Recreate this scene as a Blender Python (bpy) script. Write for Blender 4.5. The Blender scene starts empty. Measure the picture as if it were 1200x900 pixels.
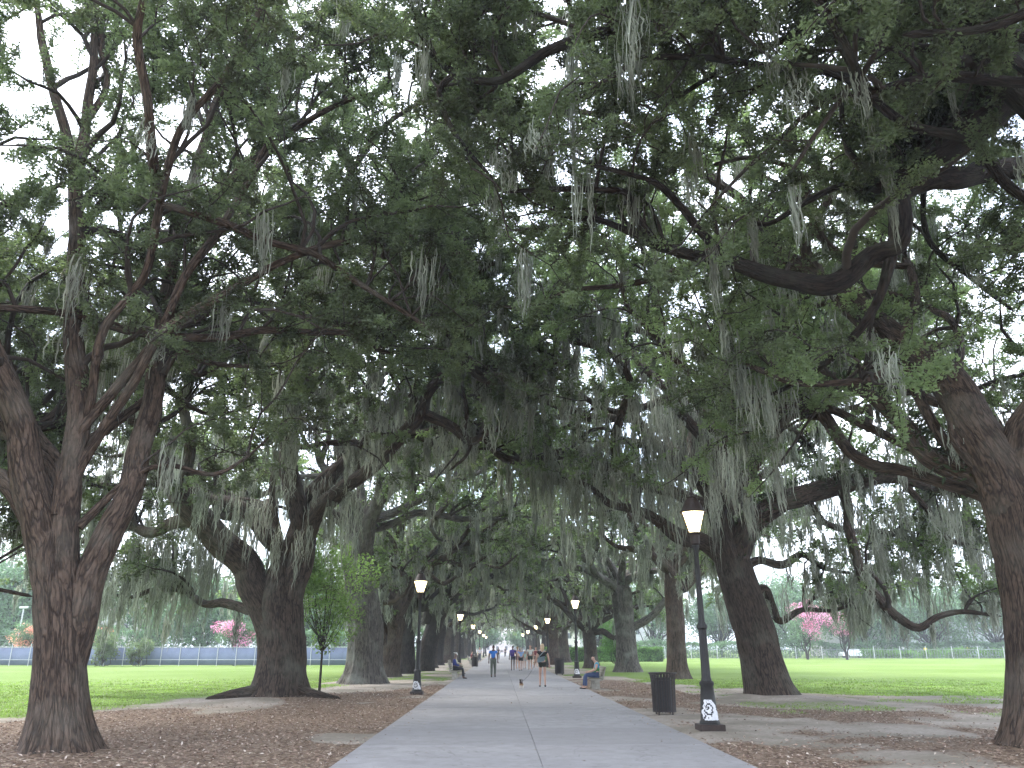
import bpy, math, random
import numpy as np

rng = np.random.default_rng(7)
random.seed(7)
PI = math.pi
C = bpy.context.scene.collection
scene = bpy.context.scene

# ------------------------------------------------------------------ camera
H = 1.55
F = 920.0
PITCH = math.atan(310.0 / F)
YAW = -math.atan(14.0 / F)
cam_d = bpy.data.cameras.new("camera")
cam = bpy.data.objects.new("camera", cam_d)
C.objects.link(cam)
cam.location = (0, 0, H)
cam.rotation_euler = (PI / 2 + PITCH, 0, YAW)
cam_d.sensor_width = 36
cam_d.lens = 36 * F / 1200
cam_d.clip_start = 0.1
cam_d.clip_end = 3000
scene.camera = cam
cy, sy = math.cos(YAW), math.sin(YAW)
cp, sp = math.cos(PITCH), math.sin(PITCH)


def P(px, py, Y):
    """world point seen at a place of the 1200x900 photograph, at world distance Y down the avenue"""
    u = (px - 600) / F
    v = (450 - py) / F
    y = cp - v * sp
    z = sp + v * cp
    dx = u * cy - y * sy
    dy = u * sy + y * cy
    t = Y / dy
    return np.array([dx * t, Y, H + z * t])


# ------------------------------------------------------------------ noise helpers
_T = rng.random((256, 256))


def vn(x, y, seed=0):
    x = np.asarray(x, float) + seed * 17.31
    y = np.asarray(y, float) + seed * 7.77
    xi = np.floor(x).astype(int)
    yi = np.floor(y).astype(int)
    fx = x - xi
    fy = y - yi
    fx = fx * fx * (3 - 2 * fx)
    fy = fy * fy * (3 - 2 * fy)
    a = _T[xi % 256, yi % 256]
    b = _T[(xi + 1) % 256, yi % 256]
    c = _T[xi % 256, (yi + 1) % 256]
    d = _T[(xi + 1) % 256, (yi + 1) % 256]
    return (a * (1 - fx) + b * fx) * (1 - fy) + (c * (1 - fx) + d * fx) * fy


def fbm(x, y, seed=0, o=4):
    s = 0
    a = 0.5
    for i in range(o):
        s = s + a * vn(x * 2 ** i, y * 2 ** i, seed + i)
        a *= 0.5
    return s / (1 - 0.5 ** o)


def vnp(a, per, y, seed):
    """value noise periodic in a (period per cells)"""
    ai = np.floor(a).astype(int)
    fa = a - ai
    fa = fa * fa * (3 - 2 * fa)
    yi = np.floor(y).astype(int)
    fy = y - yi
    fy = fy * fy * (3 - 2 * fy)
    s = seed * 31
    g = lambda i, j: _T[((i % per) + s) % 256, (j + s * 3) % 256]
    return (g(ai, yi) * (1 - fa) + g(ai + 1, yi) * fa) * (1 - fy) + (g(ai, yi + 1) * (1 - fa) + g(ai + 1, yi + 1) * fa) * fy


def unit(v):
    return v / np.maximum(np.linalg.norm(v, axis=-1, keepdims=True), 1e-9)


# ------------------------------------------------------------------ materials
def mat(name):
    m = bpy.data.materials.new(name)
    m.use_nodes = True
    nt = m.node_tree
    b = nt.nodes["Principled BSDF"]
    return m, nt, b


def N(nt, t, **k):
    n = nt.nodes.new(t)
    for a, v in k.items():
        if a in n.inputs.keys() if isinstance(a, str) else False:
            n.inputs[a].default_value = v
        else:
            setattr(n, a, v)
    return n


def ramp(nt, fac, stops):
    r = nt.nodes.new("ShaderNodeValToRGB")
    e = r.color_ramp.elements
    while len(e) < len(stops):
        e.new(0.5)
    for i, (p, c) in enumerate(stops):
        e[i].position = p
        e[i].color = (*c, 1) if len(c) == 3 else c
    nt.links.new(fac, r.inputs[0])
    return r.outputs[0]


def noise(nt, vec, scale, detail=4, rough=0.55, dist=0.0):
    n = nt.nodes.new("ShaderNodeTexNoise")
    n.inputs["Scale"].default_value = scale
    n.inputs["Detail"].default_value = detail
    n.inputs["Roughness"].default_value = rough
    n.inputs["Distortion"].default_value = dist
    if vec is not None:
        nt.links.new(vec, n.inputs["Vector"])
    return n.outputs["Fac"]


def mixc(nt, fac, a, b, mode="MIX"):
    n = nt.nodes.new("ShaderNodeMix")
    n.data_type = "RGBA"
    n.blend_type = mode
    for s, v in ((n.inputs[0], fac), (n.inputs[6], a), (n.inputs[7], b)):
        if hasattr(v, "is_linked"):
            nt.links.new(v, s)
        elif isinstance(v, (int, float)):
            s.default_value = v
        else:
            s.default_value = (*v, 1)
    return n.outputs[2]


def mathn(nt, op, a, b=None, clamp=False):
    n = nt.nodes.new("ShaderNodeMath")
    n.operation = op
    n.use_clamp = clamp
    for s, v in ((n.inputs[0], a), (n.inputs[1], b)):
        if v is None:
            continue
        if hasattr(v, "is_linked"):
            nt.links.new(v, s)
        else:
            s.default_value = v
    return n.outputs[0]


def bump(nt, b, h, strength, dist):
    n = nt.nodes.new("ShaderNodeBump")
    n.inputs["Strength"].default_value = strength
    n.inputs["Distance"].default_value = dist
    nt.links.new(h, n.inputs["Height"])
    nt.links.new(n.outputs[0], b.inputs["Normal"])


def simple(name, col, rough=0.6, metal=0.0, var=0.25, scale=6.0, bmp=0.1, col2=None):
    m, nt, b = mat(name)
    tc = nt.nodes.new("ShaderNodeTexCoord").outputs["Object"]
    f = noise(nt, tc, scale, 5)
    c2 = col2 or tuple(c * (1 - var) for c in col)
    c = ramp(nt, f, [(0.3, c2), (0.7, tuple(min(1, c * (1 + var * 0.5)) for c in col))])
    nt.links.new(c, b.inputs["Base Color"])
    b.inputs["Roughness"].default_value = rough
    b.inputs["Metallic"].default_value = metal
    if bmp:
        bump(nt, b, noise(nt, tc, scale * 6, 3), bmp, 0.01)
    return m


def bark_mat(name, dark, light, lichen, lich_amt=0.45, vs=1.0):
    m, nt, b = mat(name)
    at = nt.nodes.new("ShaderNodeAttribute")
    at.attribute_name = "bk"
    v = at.outputs["Vector"]
    mp = nt.nodes.new("ShaderNodeMapping")
    mp.inputs["Scale"].default_value = (1, 1, 0.13)
    nt.links.new(v, mp.inputs[0])
    st = mp.outputs[0]
    def ridged(scale, lo, hi):
        f_ = noise(nt, st, scale, 2, 0.5, 0.35)
        a_ = mathn(nt, "ABSOLUTE", mathn(nt, "SUBTRACT", f_, 0.5))
        return ramp(nt, a_, [(lo, (0, 0, 0)), (hi, (1, 1, 1))])
    crack = mathn(nt, "MULTIPLY", ridged(15 * vs, 0.0, 0.075), mathn(nt, "ADD", mathn(nt, "MULTIPLY", ridged(31 * vs, 0.0, 0.09), 0.6), 0.4))
    fine = noise(nt, st, 45, 5, 0.65)
    big = noise(nt, v, 1.3, 4)
    c = mixc(nt, fine, dark, light)
    c = mixc(nt, crack, tuple(x * 0.4 for x in dark), c)
    lf = ramp(nt, big, [(0.5, (0, 0, 0)), (0.72, (lich_amt,) * 3)])
    c = mixc(nt, lf, c, lichen)
    nt.links.new(c, b.inputs["Base Color"])
    b.inputs["Roughness"].default_value = 0.9
    b.inputs["Specular IOR Level"].default_value = 0.25
    hh = mathn(nt, "ADD", mathn(nt, "MULTIPLY", crack, 0.8), mathn(nt, "MULTIPLY", fine, 0.45))
    bump(nt, b, hh, 0.9, 0.028)
    return m


def leaf_mat(name, c1, c2, c3, transl=0.48, rough=0.45):
    m, nt, b = mat(name)
    geo = nt.nodes.new("ShaderNodeNewGeometry")
    ri = geo.outputs["Random Per Island"]
    tc = nt.nodes.new("ShaderNodeTexCoord").outputs["Object"]
    f = noise(nt, tc, 0.55, 3)
    ca = ramp(nt, ri, [(0.0, c1), (0.6, c2), (1.0, c3)])
    cb = mixc(nt, ramp(nt, f, [(0.38, (0, 0, 0)), (0.65, (0.8, 0.8, 0.8))]), ca, tuple(min(1, x * 1.55) for x in c3))
    f2 = noise(nt, tc, 1.1, 3)
    cb = mixc(nt, ramp(nt, f2, [(0.36, (0.75,) * 3), (0.52, (0,) * 3)]), cb, (c1[0] * 1.0, c1[1] * 0.85, c1[2] * 0.8))
    nt.links.new(cb, b.inputs["Base Color"])
    b.inputs["Roughness"].default_value = rough
    b.inputs["Specular IOR Level"].default_value = 0.35
    tr = nt.nodes.new("ShaderNodeBsdfTranslucent")
    tcx = mixc(nt, 1.0, cb, (1.5, 1.65, 1.1), "MULTIPLY")
    nt.links.new(tcx, tr.inputs[0])
    mx = nt.nodes.new("ShaderNodeMixShader")
    mx.inputs[0].default_value = transl
    nt.links.new(b.outputs[0], mx.inputs[1])
    nt.links.new(tr.outputs[0], mx.inputs[2])
    nt.links.new(mx.outputs[0], nt.nodes["Material Output"].inputs[0])
    return m


M = {}
M["bark"] = bark_mat("oak_bark", (0.044, 0.032, 0.025), (0.140, 0.103, 0.080), (0.15, 0.155, 0.12))
M["bark_red"] = bark_mat("oak_bark_reddish", (0.054, 0.037, 0.028), (0.158, 0.112, 0.084), (0.15, 0.135, 0.11), 0.5)
M["bark_dark"] = bark_mat("oak_bark_dark", (0.020, 0.015, 0.013), (0.065, 0.048, 0.040), (0.10, 0.105, 0.08), 0.35)  # darkest of the oak bark tones
M["bark_grey"] = bark_mat("oak_bark_grey", (0.085, 0.074, 0.064), (0.21, 0.19, 0.165), (0.24, 0.25, 0.215), 0.7)
M["twig"] = simple("twig_bark", (0.042, 0.032, 0.026), 0.9, var=0.4, bmp=0)
M["twig_grey"] = simple("twig_bark_grey", (0.12, 0.11, 0.09), 0.9, var=0.4, bmp=0)
M["leaf"] = leaf_mat("oak_leaf", (0.040, 0.047, 0.032), (0.074, 0.092, 0.056), (0.130, 0.165, 0.095))
M["leaf_b"] = leaf_mat("oak_leaf_brightened", (0.058, 0.074, 0.046), (0.108, 0.143, 0.082), (0.170, 0.220, 0.118), 0.52)  # oak leaf in brighter tones, painting extra light into the shaded crowns
M["leaf_sap"] = leaf_mat("sapling_leaf", (0.07, 0.11, 0.04), (0.11, 0.18, 0.06), (0.16, 0.24, 0.08), 0.45)
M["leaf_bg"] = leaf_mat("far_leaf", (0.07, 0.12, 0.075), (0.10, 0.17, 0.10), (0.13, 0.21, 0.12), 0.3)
M["leaf_hedge"] = leaf_mat("hedge_leaf", (0.06, 0.13, 0.03), (0.09, 0.19, 0.04), (0.12, 0.23, 0.06), 0.3)
M["fern"] = leaf_mat("fern_frond", (0.018, 0.026, 0.012), (0.030, 0.045, 0.018), (0.045, 0.07, 0.03), 0.2)
M["pink"] = leaf_mat("myrtle_flower", (0.62, 0.16, 0.40), (0.72, 0.24, 0.50), (0.80, 0.38, 0.60), 0.3)
M["coral"] = leaf_mat("myrtle_flower_coral", (0.60, 0.20, 0.16), (0.66, 0.30, 0.24), (0.7, 0.4, 0.33), 0.3)


def moss_material():
    m, nt, b = mat("spanish_moss_fibre")
    geo = nt.nodes.new("ShaderNodeNewGeometry")
    tc = nt.nodes.new("ShaderNodeTexCoord").outputs["Object"]
    c = ramp(nt, geo.outputs["Random Per Island"], [(0, (0.22, 0.235, 0.195)), (0.5, (0.40, 0.43, 0.36)), (1, (0.56, 0.59, 0.50))])
    f = noise(nt, tc, 0.8, 3)
    c = mixc(nt, ramp(nt, f, [(0.42, (0, 0, 0)), (0.62, (0.6, 0.6, 0.6))]), c, (0.15, 0.15, 0.12))
    nt.links.new(c, b.inputs["Base Color"])
    b.inputs["Roughness"].default_value = 0.95
    b.inputs["Specular IOR Level"].default_value = 0.1
    tr = nt.nodes.new("ShaderNodeBsdfTranslucent")
    nt.links.new(c, tr.inputs[0])
    mx = nt.nodes.new("ShaderNodeMixShader")
    mx.inputs[0].default_value = 0.5
    nt.links.new(b.outputs[0], mx.inputs[1])
    nt.links.new(tr.outputs[0], mx.inputs[2])
    nt.links.new(mx.outputs[0], nt.nodes["Material Output"].inputs[0])
    return m


M["moss"] = moss_material()
M["iron"] = simple("black_cast_iron", (0.012, 0.0105, 0.010), 0.55, 0.0, 0.4, 20, 0.15)
M["iron_brown"] = simple("brown_painted_iron", (0.030, 0.015, 0.010), 0.6, 0.0, 0.4, 15, 0.1)
M["bin"] = simple("maroon_black_steel", (0.020, 0.012, 0.011), 0.55, 0.0, 0.4, 12, 0.1)
M["liner"] = simple("black_bin_liner", (0.012, 0.012, 0.013), 0.6, 0, 0.3, 9, 0.3)
M["sticker"] = simple("white_torn_paper", (0.75, 0.75, 0.78), 0.7, 0, 0.15, 18, 0.2)
M["ink"] = simple("black_ink", (0.02, 0.02, 0.025), 0.6, 0, 0.2, 18, 0)
M["concrete"] = simple("cast_concrete", (0.42, 0.40, 0.35), 0.9, 0, 0.3, 7, 0.4)
M["wood"] = simple("weathered_bench_wood", (0.26, 0.24, 0.19), 0.8, 0, 0.35, 9, 0.4)
M["skin"] = simple("skin_light", (0.55, 0.34, 0.26), 0.6, 0, 0.08, 5, 0)
M["skin_d"] = simple("skin_dark", (0.12, 0.065, 0.045), 0.55, 0, 0.1, 5, 0)
M["white_metal"] = simple("white_painted_steel", (0.52, 0.53, 0.55), 0.4, 0.1, 0.1, 4, 0)
M["blue_mesh"] = simple("blue_windscreen_mesh", (0.17, 0.20, 0.29), 0.8, 0, 0.2, 1.2, 0.1)
M["grey_mesh"] = simple("chain_link_grey", (0.26, 0.28, 0.30), 0.6, 0.3, 0.2, 2, 0)
M["glass_dark"] = simple("dark_window_glass", (0.05, 0.06, 0.07), 0.15, 0, 0.3, 2, 0)
M["rubber"] = simple("tyre_rubber", (0.02, 0.02, 0.02), 0.8, 0, 0.2, 8, 0)


def cloth(name, col, rough=0.85):
    return simple(name, col, rough, 0, 0.18, 9, 0.25)


def glow_mat():
    m, nt, b = mat("lit_lamp_glass")
    b.inputs["Base Color"].default_value = (0.9, 0.85, 0.7, 1)
    b.inputs["Roughness"].default_value = 0.3
    tc = nt.nodes.new("ShaderNodeTexCoord").outputs["Object"]
    f = noise(nt, tc, 9, 3)
    c = ramp(nt, f, [(0.3, (1.0, 0.70, 0.26)), (0.62, (1.0, 0.88, 0.55))])
    nt.links.new(c, b.inputs["Emission Color"])
    b.inputs["Emission Strength"].default_value = LAMP_E
    return m


LAMP_E = 2.6
M["glow"] = glow_mat()


# ------------------------------------------------------------------ object helpers
def tag(o, label=None, cat=None, group=None, kind=None):
    if label:
        o["label"] = label
    if cat:
        o["category"] = cat
    if group:
        o["group"] = group
    if kind:
        o["kind"] = kind
    return o


def empty(name, loc, rz=0.0):
    o = bpy.data.objects.new(name, None)
    o.location = [float(a) for a in loc]
    o.rotation_euler = (0, 0, rz)
    o.empty_display_size = 0.3
    C.objects.link(o)
    return o


def np_mesh(name, V, Q, material, parent=None, origin=(0, 0, 0), smooth=True, bk=None, mat_idx=None, mats=None):
    V = np.asarray(V, np.float32) - np.asarray(origin, np.float32)
    Q = np.asarray(Q, np.int32)
    n, k = Q.shape
    me = bpy.data.meshes.new(name)
    me.vertices.add(len(V))
    me.vertices.foreach_set("co", V.ravel())
    me.loops.add(n * k)
    me.loops.foreach_set("vertex_index", Q.ravel())
    me.polygons.add(n)
    me.polygons.foreach_set("loop_start", np.arange(0, n * k, k, dtype=np.int32))
    try:
        me.polygons.foreach_set("loop_total", np.full(n, k, np.int32))
    except Exception:
        pass
    if mats:
        for m_ in mats:
            me.materials.append(m_)
        me.polygons.foreach_set("material_index", np.asarray(mat_idx, np.int32))
    else:
        me.materials.append(material)
    me.polygons.foreach_set("use_smooth", np.full(n, smooth, bool))
    if bk is not None:
        a = me.attributes.new("bk", "FLOAT_VECTOR", "POINT")
        a.data.foreach_set("vector", np.asarray(bk, np.float32).ravel())
    me.update(calc_edges=True)
    o = bpy.data.objects.new(name, me)
    C.objects.link(o)
    if parent is not None:
        o.parent = parent
    return o


class MB:
    """collects polygons"""

    def __init__(s):
        s.v = []
        s.f = []
        s.mi = []

    def add(s, vs, fs, mi=0):
        o = len(s.v)
        s.v += [tuple(float(c) for c in p) for p in vs]
        s.f += [[i + o for i in f] for f in fs]
        s.mi += [mi] * len(fs)

    def box(s, x0, x1, y0, y1, z0, z1, mi=0, T=None, ch=0.0):
        if ch > 0:
            xs = (x0, x0 + ch, x1 - ch, x1)
            ys = (y0, y0 + ch, y1 - ch, y1)
            zs = (z0, z0 + ch, z1 - ch, z1)
            vs = []
            idx = {}
            for sx in (0, 1):
                for sy in (0, 1):
                    for sz in (0, 1):
                        X = (xs[0], xs[1]) if not sx else (xs[3], xs[2])
                        Y = (ys[0], ys[1]) if not sy else (ys[3], ys[2])
                        Z = (zs[0], zs[1]) if not sz else (zs[3], zs[2])
                        idx[(sx, sy, sz, 0)] = len(vs); vs.append((X[0], Y[1], Z[1]))
                        idx[(sx, sy, sz, 1)] = len(vs); vs.append((X[1], Y[0], Z[1]))
                        idx[(sx, sy, sz, 2)] = len(vs); vs.append((X[1], Y[1], Z[0]))
            g = lambda a, b, c, k: idx[(a, b, c, k)]
            fs = []
            for t in (0, 1):
                fs.append([g(t, 0, 0, 0), g(t, 1, 0, 0), g(t, 1, 1, 0), g(t, 0, 1, 0)])
                fs.append([g(0, t, 0, 1), g(1, t, 0, 1), g(1, t, 1, 1), g(0, t, 1, 1)])
                fs.append([g(0, 0, t, 2), g(1, 0, t, 2), g(1, 1, t, 2), g(0, 1, t, 2)])
                for u in (0, 1):
                    fs.append([g(t, u, 0, 0), g(t, u, 1, 0), g(t, u, 1, 1), g(t, u, 0, 1)])
                    fs.append([g(t, 0, u, 0), g(t, 1, u, 0), g(t, 1, u, 2), g(t, 0, u, 2)])
                    fs.append([g(0, t, u, 1), g(1, t, u, 1), g(1, t, u, 2), g(0, t, u, 2)])
            for a in (0, 1):
                for b_ in (0, 1):
                    for c in (0, 1):
                        fs.append([g(a, b_, c, 0), g(a, b_, c, 1), g(a, b_, c, 2)])
        else:
            vs = [(x, y, z) for x in (x0, x1) for y in (y0, y1) for z in (z0, z1)]
            fs = [[0, 1, 3, 2], [4, 6, 7, 5], [0, 4, 5, 1], [2, 3, 7, 6], [0, 2, 6, 4], [1, 5, 7, 3]]
        if T is not None:
            vs = [T(p) for p in vs]
        s.add(vs, fs, mi)

    def lathe(s, prof, n=24, cx=0, cy=0, mi=0, cap=True, sq=None, rot=0.0):
        vs = []
        fs = []
        for r, z in prof:
            for i in range(n):
                a = 2 * PI * (i + 0.0) / n + rot
                vs.append((cx + r * math.cos(a), cy + r * math.sin(a), z))
        for j in range(len(prof) - 1):
            for i in range(n):
                k = (i + 1) % n
                fs.append([j * n + i, j * n + k, (j + 1) * n + k, (j + 1) * n + i])
        if cap:
            fs.append(list(range(n))[::-1])
            fs.append([(len(prof) - 1) * n + i for i in range(n)])
        s.add(vs, fs, mi)

    def bar(s, a, b, r, n=8, mi=0, r2=None):
        a = np.array(a, float)
        b = np.array(b, float)
        r2 = r if r2 is None else r2
        t = unit(b - a)
        ref = np.array([0, 0, 1.0]) if abs(t[2]) < 0.9 else np.array([1.0, 0, 0])
        u = unit(np.cross(t, ref))
        w = np.cross(t, u)
        vs = []
        for p, rr in ((a, r), (b, r2)):
            for i in range(n):
                an = 2 * PI * i / n
                vs.append(p + (u * math.cos(an) + w * math.sin(an)) * rr)
        fs = [[i, (i + 1) % n, n + (i + 1) % n, n + i] for i in range(n)]
        fs += [list(range(n))[::-1], list(range(n, 2 * n))]
        s.add(vs, fs, mi)

    def build(s, name, m, parent=None, smooth=False, mats=None):
        me = bpy.data.meshes.new(name)
        me.from_pydata(s.v, [], s.f)
        for mm in (mats or [m]):
            me.materials.append(mm)
        if mats:
            me.polygons.foreach_set("material_index", s.mi)
        if smooth:
            me.polygons.foreach_set("use_smooth", [True] * len(s.f))
            try:
                me.set_sharp_from_angle(angle=math.radians(38))
            except Exception:
                pass
        # consistent outward normals
        import bmesh
        bm = bmesh.new()
        bm.from_mesh(me)
        bmesh.ops.recalc_face_normals(bm, faces=bm.faces[:])
        bm.to_mesh(me)
        bm.free()
        me.update()
        o = bpy.data.objects.new(name, me)
        C.objects.link(o)
        if parent is not None:
            o.parent = parent
        return o


def copy_tree(o, parent=None):
    c = o.copy()
    C.objects.link(c)
    c.parent = parent
    for ch in list(o.children):
        copy_tree(ch, c)
    return c


# ------------------------------------------------------------------ tubes
def catmull(pts, step):
    pts = np.asarray(pts, float)
    if len(pts) == 2:
        pts = np.vstack([pts[0], (pts[0] + pts[1]) / 2, pts[1]])
    p = np.vstack([2 * pts[0] - pts[1], pts, 2 * pts[-1] - pts[-2]])
    out = []
    for i in range(1, len(p) - 2):
        L = np.linalg.norm(p[i + 1, :3] - p[i, :3])
        n = max(2, int(L / step))
        t = np.linspace(0, 1, n, endpoint=False)[:, None]
        a, b, c, d = p[i - 1], p[i], p[i + 1], p[i + 2]
        out.append(0.5 * (2 * b + (c - a) * t + (2 * a - 5 * b + 4 * c - d) * t ** 2 + (3 * b - a - 3 * c + d) * t ** 3))
    out.append(p[-2][None])
    return np.vstack(out)


def frames(path):
    t = unit(np.gradient(path, axis=0))
    n = np.zeros_like(t)
    ref = np.array([1.0, 0, 0]) if abs(t[0][0]) < 0.8 else np.array([0, 1.0, 0])
    v = unit(ref - t[0] * (ref @ t[0]))
    for i in range(len(t)):
        v = unit(v - t[i] * (v @ t[i]))
        n[i] = v
    return t, n, np.cross(t, n)


def big_tube(path, rad, sides, seed=0, ridge=0.03, flute=0.0, nfl=7, lump=0.08, flare=0.0, flare_h=0.5, lobes=0.0, tip=True):
    """one tube with bark relief; returns V,Q,bk"""
    t, n, b = frames(path)
    K = len(path)
    L = np.concatenate([[0], np.cumsum(np.linalg.norm(np.diff(path, axis=0), axis=1))])
    a = np.linspace(0, 2 * PI, sides, endpoint=False)
    A, LL = np.meshgrid(a, L)
    R = np.repeat(rad[:, None], sides, 1)
    an = A / (2 * PI)
    R = R * (1 + lump * 2 * (vnp(an * 4, 4, LL * 0.9 + 50, seed) - 0.5) + lump * (vnp(an * 8, 8, LL * 2.2 + 50, seed + 3) - 0.5))
    if flute:
        R = R * (1 + flute * np.cos(nfl * A + 1.3 * np.sin(LL * 0.35 + seed)) * (0.6 + 0.4 * np.cos(A * 2 + seed)))
    if ridge:
        per = max(8, int(2 * PI * rad.mean() / 0.055))
        rn = 1 - 2 * np.abs(vnp(an * per + 0.8 * (vnp(an * 6, 6, LL * 1.5, seed + 5)), per, LL * 1.9, seed + 7) - 0.5)
        rn2 = 1 - 2 * np.abs(vnp(an * per * 2, per * 2, LL * 5.0, seed + 11) - 0.5)
        R = R + ridge * (0.7 * rn + 0.35 * rn2 - 0.5)
    if flare:
        fl = np.exp(-LL / flare_h)
        lob = 1 + lobes * (np.cos(5 * A + seed) * 0.5 + np.cos(3 * A + seed * 2.1) * 0.5 + np.cos(8 * A + seed) * 0.25)
        R = R * (1 + flare * fl * lob)
    V = path[:, None, :] + (np.cos(A)[..., None] * n[:, None, :] + np.sin(A)[..., None] * b[:, None, :]) * R[..., None]
    if tip:
        V[-1] = path[-1]
    r0 = rad.mean()
    bk = np.stack([np.cos(A) * r0, np.sin(A) * r0, LL], -1).reshape(-1, 3) + seed * 3.7
    i = np.arange(sides)
    j = (i + 1) % sides
    k = np.arange(K - 1)[:, None] * sides
    Q = np.stack([k + i, k + j, k + sides + j, k + sides + i], -1).reshape(-1, 4)
    return V.reshape(-1, 3), Q, bk


def merge(parts):
    V = []
    Q = []
    B = []
    o = 0
    for v, q, b in parts:
        V.append(v)
        Q.append(q + o)
        B.append(b)
        o += len(v)
    return np.vstack(V), np.vstack(Q), np.vstack(B)


def batch_tubes(pts, rad, sides):
    B, K, _ = pts.shape
    t = unit(np.gradient(pts, axis=1))
    ref = unit(rng.normal(size=(B, 1, 3)))
    m = unit(pts[:, -1] - pts[:, 0])[:, None]
    ref = unit(ref - m * (ref * m).sum(-1, keepdims=True))
    n = unit(ref - t * (ref * t).sum(-1, keepdims=True))
    b = np.cross(t, n)
    a = np.linspace(0, 2 * PI, sides, endpoint=False)
    V = pts[:, :, None] + (np.cos(a)[None, None, :, None] * n[:, :, None] + np.sin(a)[None, None, :, None] * b[:, :, None]) * rad[:, :, None, None]
    bk = np.zeros((B, K, sides, 3)) + np.stack([np.cos(a), np.sin(a), a * 0], -1)[None, None] * 0.1
    bk[..., 2] += (np.arange(K) * 0.4)[None, :, None]
    i = np.arange(sides)
    j = (i + 1) % sides
    base = (np.arange(B)[:, None, None] * K + np.arange(K - 1)[None, :, None]) * sides
    Q = np.stack([base + i, base + j, base + sides + j, base + sides + i], -1).reshape(-1, 4)
    return V.reshape(-1, 3), Q, bk.reshape(-1, 3)


def leaves(c, d, L, W):
    """folded rhombic leaves: c base, d axis (unit)"""
    n = len(c)
    r = rng.normal(size=(n, 3))
    s = unit(np.cross(d, r))
    up = np.cross(s, d)
    L = L[:, None]
    W = W[:, None]
    m = c + d * L * 0.48
    V = np.stack([c, m + s * W * 0.5 + up * W * 0.18, c + d * L - up * L * 0.08, m - s * W * 0.5 + up * W * 0.18], 1)
    Q = np.arange(n * 4).reshape(n, 4)
    return V.reshape(-1, 3), Q


def moss_strands(top, length, width, seg=5, clump=None):
    """hanging tapering ribbons"""
    n = len(top)
    ph = rng.random((n, 2)) * 6.28
    fr = rng.uniform(1.0, 3.0, (n, 1))
    if clump is not None:
        nc_ = int(clump.max()) + 1
        ph = (rng.random((nc_, 2)) * 6.28)[clump] + rng.normal(0, 0.5, (n, 2))
        fr = rng.uniform(0.8, 2.2, (nc_, 1))[clump]
    amp = (0.008 + 0.026 * rng.random((n, 1))) * np.minimum(length[:, None], 1.6)
    t = np.linspace(0, 1, seg + 1)[None]
    z = top[:, 2:3] - t * length[:, None]
    x = top[:, 0:1] + amp * (np.sin(ph[:, :1] + fr * t * 4) - np.sin(ph[:, :1])) + rng.normal(0, 1, (n, seg + 1)) * np.clip(width * 0.7, .008, .04)[:, None]
    y = top[:, 1:2] + amp * (np.sin(ph[:, 1:] + fr * t * 4) - np.sin(ph[:, 1:])) + rng.normal(0, 1, (n, seg + 1)) * np.clip(width * 0.7, .008, .04)[:, None]
    prof = np.array([0.7, 1.0, 0.95, 0.75, 0.5, 0.06]) if seg == 5 else np.linspace(1, 0.06, seg + 1)
    w = width[:, None] * prof[None] * rng.uniform(0.55, 1.35, (n, seg + 1)) * 0.5
    an = rng.random((n, 1)) * PI + rng.normal(0, 0.5, (n, 1)) * t
    cx, sx = np.cos(an) * w, np.sin(an) * w
    A = np.stack([x - cx, y - sx, z], -1)
    B = np.stack([x + cx, y + sx, z], -1)
    V = np.stack([A, B], 2).reshape(-1, 3)
    base = (np.arange(n)[:, None] * (seg + 1) + np.arange(seg)[None]) * 2
    Q = np.stack([base, base + 1, base + 3, base + 2], -1).reshape(-1, 4)
    return V, Q


# ------------------------------------------------------------------ oaks
CAM = np.array([0, 0, H])
STAT = {"leaves": 0, "strands": 0}
LEAF_K = 2.2
ALL_LIMB_SAMPLES = []


def generic_limb(p0, az, el, L, r0, bend=0.55, wig=0.22, end_el=0.15):
    n = max(6, int(L / 1.1))
    d = np.array([math.cos(az) * math.cos(el), math.sin(az) * math.cos(el), math.sin(el)])
    pts = [np.array(p0, float)]
    out = np.array([math.cos(az), math.sin(az), 0])
    w = np.zeros(3)
    for i in range(n):
        f = (i + 1) / n
        e = el * (1 - f) ** 1.1 + end_el * f
        tgt = np.array([math.cos(az) * math.cos(e), math.sin(az) * math.cos(e), math.sin(e)])
        w = w * 0.45 + rng.normal(0, wig, 3)
        d = unit(d * (1 - bend) + tgt * bend + w)
        nx_ = pts[-1] + d * L / n
        lo = 6.0 if abs(nx_[0] - 0.6) < 5.5 else 3.8
        if nx_[2] < lo and i > 0:
            d = unit(d + np.array([0, 0, 0.5]))
            nx_ = pts[-1] + d * L / n
        pts.append(nx_)
    pts = np.array(pts)
    rad = r0 * (1 - np.linspace(0, 1, len(pts))) ** 0.75 + 0.035
    return np.c_[pts, rad]


def px_limb(spec):
    """spec: [(px,py,Y,r), ...]"""
    return np.array([[*P(a, b, c), r] for a, b, c, r in spec])


def allowed(p, moss=False):
    """keep the air round the camera, above the walk and near the lamps clear"""
    d = np.linalg.norm((p - CAM) * np.array([1, 1, 1]), axis=1)
    ok = d > np.where(p[:, 2] < 12, 9.5, 8.0)
    ax = np.abs(p[:, 0] - 0.6)
    zmin = np.where(ax < 4.5, 3.9, 2.6) + np.clip((30 - p[:, 1]) / 20, 0, 1) * np.where(ax < 9, 1.5, 0.6)
    ok &= p[:, 2] > zmin
    ok &= ~((p[:, 1] < 5.0) & (p[:, 2] < 6))
    return ok


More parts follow.
